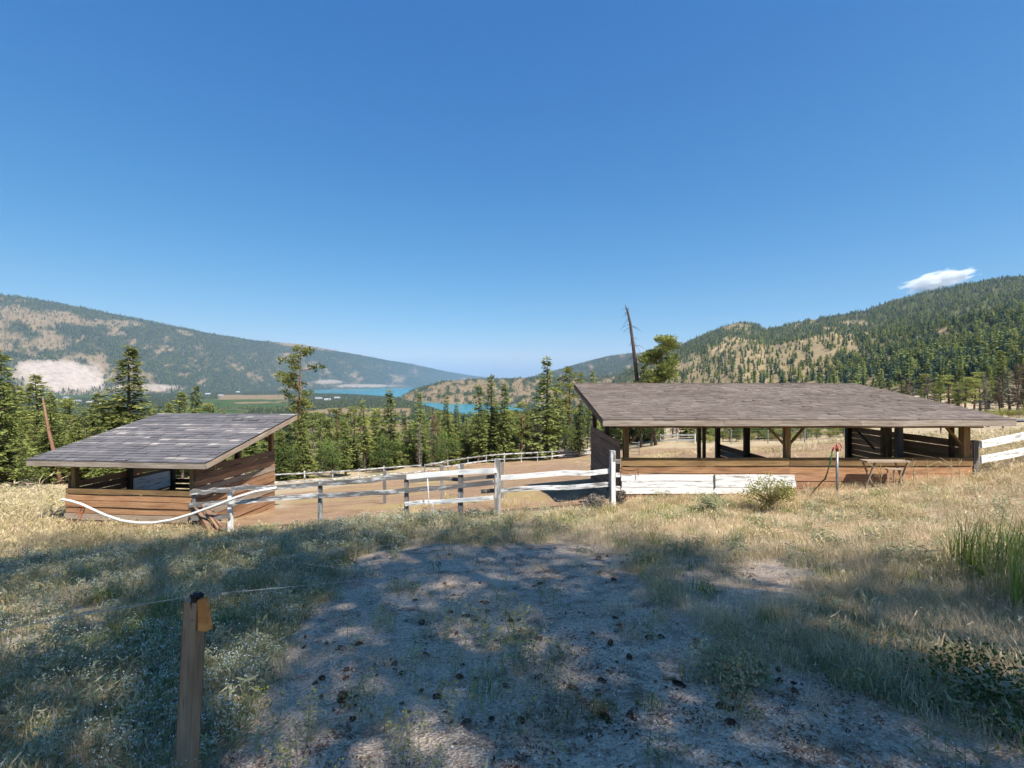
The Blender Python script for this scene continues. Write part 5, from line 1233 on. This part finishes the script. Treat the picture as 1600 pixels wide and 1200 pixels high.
K = dict(dry=[blades(1, 100, 0.16, 0.18, 0.0036, M_dry, 0.6, seedhead=0.04), blades(2, 90, 0.21, 0.17, 0.0036, M_dry, 0.5, seedhead=0.06), blades(3, 110, 0.11, 0.22, 0.0042, M_dry, 0.95)],
         half=[blades(4, 70, 0.16, 0.16, 0.0055, M_dryg, 0.55), blades(5, 60, 0.22, 0.14, 0.0055, M_dryg, 0.5, seedhead=0.15)],
         green=[blades(6, 60, 0.11, 0.15, 0.0065, M_green, 0.6), blades(7, 50, 0.16, 0.12, 0.0060, M_green, 0.5)],
         weedw=[weed(8, 9, 0.20, 0.14, M_weed, M_flower, 3, 0.009), weed(9, 7, 0.25, 0.12, M_weed, M_flower, 4, 0.009)],
         weed=[weed(10, 12, 0.17, 0.16, M_weed, M_flower, 0, 0), weed(11, 9, 0.26, 0.14, M_weed, M_flower, 0, 0, 0.014, 0.06)],
         yellow=[weed(12, 6, 0.30, 0.16, M_weed, M_yellow, 6, 0.012)])
LIST = []; IDX = {}
for k_, ms in K.items():
    IDX[k_] = list(range(len(LIST), len(LIST)+len(ms))); LIST += ms
def in_shed(X, Y):
    u = (X+8.715)*0.994+(Y-13.3)*-0.105; v = (X+8.715)*0.105+(Y-13.3)*0.994
    return ((u > W0-0.05) & (u < 0.1) & (v > -0.06) & (v < D0+0.1)) | ((X > XL-0.1) & (X < XR+0.1) & (Y > 12.9) & (Y < 17.8))
def veg(name, label, n, rlo, rhi, tlo, thi, kinds, pfun, smin, smax, seed, stretch=1.0):
    g = np.random.default_rng(seed); r = g.uniform(rlo, rhi, n); t_ = np.radians(g.uniform(tlo, thi, n)); X = r*np.sin(t_); Y = r*np.cos(t_)
    keep = (g.random(n) < pfun(X, Y)) & ~in_shed(X, Y); X, Y, r = X[keep], Y[keep], r[keep]; m_ = len(X); Z = ground(X, Y)
    ix = np.array([LIST.index(x_) for x_ in sum([K[k_] for k_ in kinds], [])]); idx = ix[g.integers(0, len(ix), m_)]
    used = sorted(set(ix.tolist())); remap = {u_: q for q, u_ in enumerate(used)}
    s_ = g.uniform(smin, smax, m_)*(1+0.02*r); rot = np.stack([g.normal(size=m_)*0.12, g.normal(size=m_)*0.12, g.uniform(0, 6.28, m_)], 1)
    wide = 1+0.035*np.maximum(0, r-3)*stretch
    return scatter(name, np.stack([X, Y, Z], 1), rot, np.stack([s_*wide, s_*wide, s_], 1), [remap[int(q)] for q in idx], [LIST[u_] for u_ in used], label, 'grass' if 'grass' in name else 'weeds')
def cover(X, Y):
    gr, ar, gn = masks(X, Y); return np.clip(1-0.97*gr, 0, 1)*np.clip(1-0.97*ar, 0, 1), gr, ar, gn
def p_dry(X, Y):
    c, gr, ar, gn = cover(X, Y); right = sstep(-3, 4, X); pat = sstep(0.35, 0.65, fbm(X*0.6, Y*0.6, 301, 3)); clump = 0.35+0.65*sstep(0.38, 0.60, fbm(X*2.2, Y*2.2, 305, 3)); return c*(0.15+0.85*np.maximum(right, pat*0.8))*(1-0.45*gn)*clump
def p_half(X, Y):
    c, gr, ar, gn = cover(X, Y); clump = 0.3+0.7*sstep(0.38, 0.60, fbm(X*2.0+9, Y*2.0, 307, 3)); return np.maximum(c*(0.35+0.5*gn)*clump, 0.012*gr)
def p_green(X, Y):
    c, gr, ar, gn = cover(X, Y); wl = np.exp(-(((X+10)/2.0)**2+((Y-12.4)/0.7)**2)); pat = sstep(0.55, 0.7, fbm(X*0.9+31, Y*0.9, 311, 3)); return np.clip(np.maximum(c*(0.08+0.5*gn*pat+0.3*pat), 0.05*gr*pat)+wl, 0, 1)
def p_ww(X, Y):
    c, gr, ar, gn = cover(X, Y); left = sstep(0.5, -2.5, X); pat = sstep(0.40, 0.62, fbm(X*0.5+11, Y*0.5, 321, 3)); return c*left*(0.10+0.45*pat)
def p_weed(X, Y):
    c, gr, ar, gn = cover(X, Y); pat = sstep(0.45, 0.68, fbm(X*0.55+71, Y*0.55, 331, 3)); return np.maximum(c*(0.10+0.6*pat)*(1-0.55*sstep(0, 3, X)), 0.02*gr)
def p_yel(X, Y):
    gr, ar, gn = masks(X, Y); return gr*np.exp(-(((X+0.35)/0.8)**2+((Y-3.9)/1.4)**2))*0.9
veg('dry_grass', 'straw coloured dry grass over the foreground slope', 12500, 1.3, 17.5, -66, 66, ['dry'], p_dry, 0.55, 1.05, 1)
veg('fading_grass', 'half dried olive grass mixed through the foreground slope', 6000, 1.3, 17.5, -66, 66, ['half'], p_half, 0.5, 1.0, 2)
veg('green_grass', 'fresh green grass patches near the small shelter and gravel edge', 5000, 1.3, 15, -60, 60, ['green'], p_green, 0.7, 1.2, 3)
veg('flowering_weeds', 'white flowered grey green weeds across the shaded left foreground', 7500, 1.4, 14, -62, 8, ['weedw'], p_ww, 0.7, 1.15, 4)
veg('leafy_weeds', 'low grey green leafy weeds scattered through the grass', 5200, 1.4, 16, -62, 62, ['weed'], p_weed, 0.6, 1.1, 5)
veg('yellow_flowers', 'small yellow flowering weeds on the gravel centre', 320, 2.2, 6, -40, 30, ['yellow'], p_yel, 0.6, 0.9, 6)
def p_left(X, Y):
    c, gr, ar, gn = cover(X, Y); return c*0.9
veg('meadow_grass', 'pale dry meadow grass beside and behind the small shelter', 5000, 15, 40, -62, -29, ['dry', 'half'], p_left, 0.9, 1.4, 7, 1.5)
def p_rightfar(X, Y): return ((X > 12.6) | (Y > 19))*0.8*cover(X, Y)[0]
veg('field_grass', 'dry field grass right of and behind the long shelter', 4000, 14, 45, 8, 60, ['dry', 'half'], p_rightfar, 0.8, 1.2, 8, 1.5)

# tall green clumps at the right edge
tall = [blades(31, 75, 0.95, 0.18, 0.014, M_green, 0.30, 0.35), blades(32, 60, 1.05, 0.16, 0.013, M_green, 0.28, 0.4), blades(33, 40, 0.8, 0.10, 0.006, M_dryg, 0.3, 0.3, 0.5)]
tl = [(1590, 935), (1560, 915), (1520, 900), (1600, 880), (1540, 880), (1575, 950), (1500, 885), (1480, 905), (1580, 900), (1610, 920), (1470, 890), (1550, 940), (1440, 900), (1400, 905), (1600, 960), (1640, 930), (1660, 900), (1520, 945), (1320, 880), (1150, 855)]
g = np.random.default_rng(9); tp_ = np.array([list(at(x, y)) for x, y in tl]); nT = len(tl)
sc_ = np.array([0.85, 0.8, 0.75, 0.8, 0.7, 0.8, 0.6, 0.55, 0.8, 0.85, 0.5, 0.7, 0.45, 0.4, 0.7, 0.8, 0.8, 0.5, 0.35, 0.35])
scatter('tall_grass', tp_, np.stack([np.zeros(nT), np.zeros(nT), g.uniform(0, 6.28, nT)], 1), sc_, g.integers(0, 3, nT), tall, 'tall bright green grass clumps at the right edge', 'grass')

# shrubs
def shrub(seed, H, R, mat, nc=26, per=70, leaf=0.035):
    t_, c_ = broad(seed, H, R, mat, M_stalk, nc, per, leaf); return (t_, c_)
for (x, y, h, rr_, mt, lab, sd) in ((1203, 800, 0.80, 0.55, M_bush, 'yellow green bush before the white boards of the long shelter', 81), (1110, 800, 0.35, 0.40, M_weed, 'low grey shrub left of the yellow green bush', 82), (930, 798, 0.42, 0.26, M_stalk and M_greytwig, 'dead twiggy weed at the foot of the corner fence post', 83), (968, 790, 0.42, 0.16, M_greytwig, 'dead brown weed right of the corner fence post', 84), (1565, 1120, 0.30, 0.42, M_leaf, 'dark green leafy plant in the bottom right corner', 85), (1150, 1065, 0.22, 0.35, M_weed, 'feathery green weed at the right gravel edge', 86)):
    q = at(x, y); place_tree('shrub', shrub(sd, h, rr_, mt, leaf=0.036 if mt is M_bush else 0.03 if h > 0.3 else 0.02, per=80), (q.x, q.y, q.z-0.03), 1.0, sd, lab, 'shrub')

# stones of the drive
def stone(seed):
    g = np.random.default_rng(seed); V = unit(np.array([[1, 0, 0], [-1, 0, 0], [0, 1, 0], [0, -1, 0], [0, 0, 1], [0, 0, -1]], float)+g.normal(size=(6, 3))*0.25)*g.uniform(0.7, 1.2, (6, 1))*np.array([1, 0.85, 0.6])
    Tr = np.array([[0, 2, 4], [2, 1, 4], [1, 3, 4], [3, 0, 4], [2, 0, 5], [1, 2, 5], [3, 1, 5], [0, 3, 5]]); return mesh_np('stone', V, [Tr], M_stone)
ST = [stone(k) for k in range(6)]
g = np.random.default_rng(10); n_ = 60000; r_ = 1.2+9.5*g.random(n_)**1.15; t_ = np.radians(g.uniform(-58, 58, n_)); X = r_*np.sin(t_); Y = r_*np.cos(t_)
gr, ar, gn = masks(X, Y); keep = g.random(n_) < gr*0.9+0.02; X, Y = X[keep], Y[keep]; m_ = len(X)
scatter('gravel', np.stack([X, Y, ground(X, Y)+0.001], 1), g.uniform(0, 6.28, (m_, 3)), 0.004+0.010*g.random(m_)**3, g.integers(0, 6, m_), ST, 'loose grey gravel stones on the drive', 'gravel')

def cone_mesh(seed):
    g = np.random.default_rng(seed); C = []; D = []
    for k in range(15):
        t_ = k/14; ra = 0.5*math.sin(pi*(0.12+0.8*t_))
        for q in range(7):
            a = q*2*pi/7+k*0.45+g.normal()*0.1; C.append((t_*1.4-0.7, ra*0.55*cos(a), ra*0.55*sin(a))); D.append((0.35+g.normal()*0.15, cos(a), sin(a)))
    V, Q, va = cards(C, unit(np.array(D)), np.full(len(C), 0.30), np.full(len(C), 0.32), g.random(len(C))); return mesh_np('pine_cone', V, [Q], M_cone)
CM = [cone_mesh(k) for k in range(4)]
R = random.Random(12); clusters = [(800, 970, 5), (830, 990, 3), (890, 955, 5), (590, 1040, 2), (620, 1050, 4), (675, 1020, 3), (540, 1105, 6), (560, 1120, 4), (720, 1125, 3), (1050, 1070, 4), (880, 1065, 2), (940, 870, 5), (980, 875, 4), (860, 865, 4), (600, 872, 4), (690, 885, 3), (650, 935, 2), (1140, 970, 4), (1290, 1040, 5), (1310, 1060, 5), (480, 1010, 3), (525, 1010, 4), (500, 1060, 3), (780, 1075, 3), (990, 1120, 3), (815, 1128, 2), (930, 1075, 2), (735, 1060, 2), (700, 1000, 3), (760, 950, 3), (1000, 1000, 2), (1180, 905, 3), (1240, 1075, 4), (420, 1050, 3), (410, 1085, 2), (345, 995, 2), (250, 1040, 2)]
spots = []
for (x, y, c_) in clusters:
    for k in range(c_): spots.append((x+R.gauss(0, 11), y+R.gauss(0, 6)))
for k in range(130): spots.append((R.uniform(460, 1250), R.uniform(860, 1135)))
for k, (x, y) in enumerate(spots):
    if y > 1190: continue
    q = at(x, y); o = add('pine_cone', CM[k % 4]); s_ = 0.016+0.036*R.random()**2.2; zone = ('near the bottom edge' if y > 1060 else 'halfway up the gravel' if y > 950 else 'at the far end of the gravel')+(', left of centre' if x < 680 else ', right of centre' if x > 920 else ', in the middle'); o.location = (q.x, q.y, q.z+s_*0.18); o.scale = (s_*R.uniform(0.8, 1.3), s_*R.uniform(0.8, 1.2), s_*R.uniform(0.7, 1.1)); o.rotation_euler = (R.uniform(-0.4, 0.4), R.uniform(-0.5, 0.5), R.uniform(0, 6.28))
    tag(o, ('large ' if s_ > 0.038 else 'small ')+'brown pine cone lying '+zone, 'pine cone', ('large ' if s_ > 0.038 else 'small ')+'pine cones '+zone)
# bark chips and needle litter
def chip(seed):
    g = np.random.default_rng(seed); n = 9; C = g.normal(size=(n, 3))*np.array([0.9, 0.9, 0.12]); D = unit(g.normal(size=(n, 3))*np.array([1, 1, 0.15])); V, Q, va = cards(C, D, g.uniform(0.15, 0.5, n), g.uniform(0.5, 1.4, n), g.random(n), np.array([0, 0, 1.0])+g.normal(size=(n, 3))*0.3); return mesh_np('chip', V, [Q], M_cone)
g = np.random.default_rng(14); n_ = 11000; r_ = 1.5+9*g.random(n_); t_ = np.radians(g.uniform(-45, 50, n_)); X = r_*np.sin(t_); Y = r_*np.cos(t_)
gr, ar, gn = masks(X, Y); keep = g.random(n_) < (0.25+0.75*gr)*sstep(0.46, 0.62, fbm(X*1.7, Y*1.7, 401, 3)); X, Y = X[keep], Y[keep]; m_ = len(X)
scatter('needle_litter', np.stack([X, Y, ground(X, Y)+0.006], 1), np.stack([np.zeros(m_), np.zeros(m_), g.uniform(0, 6.28, m_)], 1), 0.010+0.035*g.random(m_)**2.5, g.integers(0, 4, m_), [chip(k) for k in range(4)], 'scattered brown needles and bark chips on the gravel', 'litter')
# twigs
for k, (x0, y0, x1, y1, lab) in enumerate(((1035, 1063, 1050, 1064, 'pale stick beside the pine cones near the bottom centre'),)):
    a = at(x0, y0); b_ = at(x1, y1); mm = (a+b_)/2; mm.x += 0.06; mm.z = gz(mm.x, mm.y)
    mb = MB(); mb.tube([a+Vector((0, 0, .012)), mm+Vector((0, 0, .018)), b_+Vector((0, 0, .012))], [0.008, 0.012, 0.009], 6); tag(add('twig', mb.mesh('twig', M_stalk, True)), lab, 'twig')

# ------------------------------------------------------------------ cloud and haze
cc = P(1467, 438, 9000)
def cloud_material():
    m = bpy.data.materials.new('cloud_vapour'); m.use_nodes = True; n = m.node_tree.nodes; l = m.node_tree.links; n.remove(n['Principled BSDF'])
    pv = n.new('ShaderNodeVolumePrincipled'); pv.inputs['Color'].default_value = (1, 1, 1, 1); pv.inputs['Anisotropy'].default_value = 0.0
    tc = n.new('ShaderNodeTexCoord'); vl = n.new('ShaderNodeVectorMath'); vl.operation = 'LENGTH'; l.new(tc.outputs['Object'], vl.inputs[0])
    nz = n.new('ShaderNodeTexNoise'); nz.inputs['Scale'].default_value = 2.6; nz.inputs['Detail'].default_value = 5; l.new(tc.outputs['Object'], nz.inputs['Vector'])
    a = n.new('ShaderNodeMath'); a.operation = 'MULTIPLY_ADD'; a.inputs[1].default_value = 1.5; a.inputs[2].default_value = 0.05; l.new(nz.outputs[0], a.inputs[0])
    s_ = n.new('ShaderNodeMath'); s_.operation = 'SUBTRACT'; l.new(a.outputs[0], s_.inputs[0]); l.new(vl.outputs['Value'], s_.inputs[1])
    mr = n.new('ShaderNodeMapRange'); mr.inputs['From Min'].default_value = 0.0; mr.inputs['From Max'].default_value = 0.35; mr.inputs['To Max'].default_value = 0.018; l.new(s_.outputs[0], mr.inputs['Value'])
    l.new(mr.outputs[0], pv.inputs['Density']); l.new(pv.outputs[0], n['Material Output'].inputs['Volume']); return m
M_cloud = cloud_material()
def ico(n_=24, m2=12):
    V = []; Q = []
    for i in range(m2+1):
        for j in range(n_): V.append((sin(pi*i/m2)*cos(2*pi*j/n_), sin(pi*i/m2)*sin(2*pi*j/n_), cos(pi*i/m2)))
    for i in range(m2):
        for j in range(n_): Q.append((i*n_+j, (i+1)*n_+j, (i+1)*n_+(j+1) % n_, i*n_+(j+1) % n_))
    return np.array(V), np.array(Q)
Vc, Qc = ico()
o = add('cloud', mesh_np('cloud', Vc, [Qc], M_cloud)); o.location = cc; o.scale = (790, 320, 200); o.rotation_euler = (0, radians(-12), 0)
tag(o, 'small white cloud above the ridge at right', 'cloud')
m = bpy.data.materials.new('haze_air'); m.use_nodes = True; n = m.node_tree.nodes; n.remove(n['Principled BSDF'])
pv = n.new('ShaderNodeVolumePrincipled'); pv.inputs['Color'].default_value = (0.56, 0.76, 1.0, 1); pv.inputs['Density'].default_value = 4.2e-5; pv.inputs['Anisotropy'].default_value = 0.2
m.node_tree.links.new(pv.outputs[0], n['Material Output'].inputs['Volume'])
mb = MB(); mb.box((0, 16000, 540), 76000, 66000, 1440); o = add('haze', mb.mesh('haze', m)); tag(o, kind='stuff')
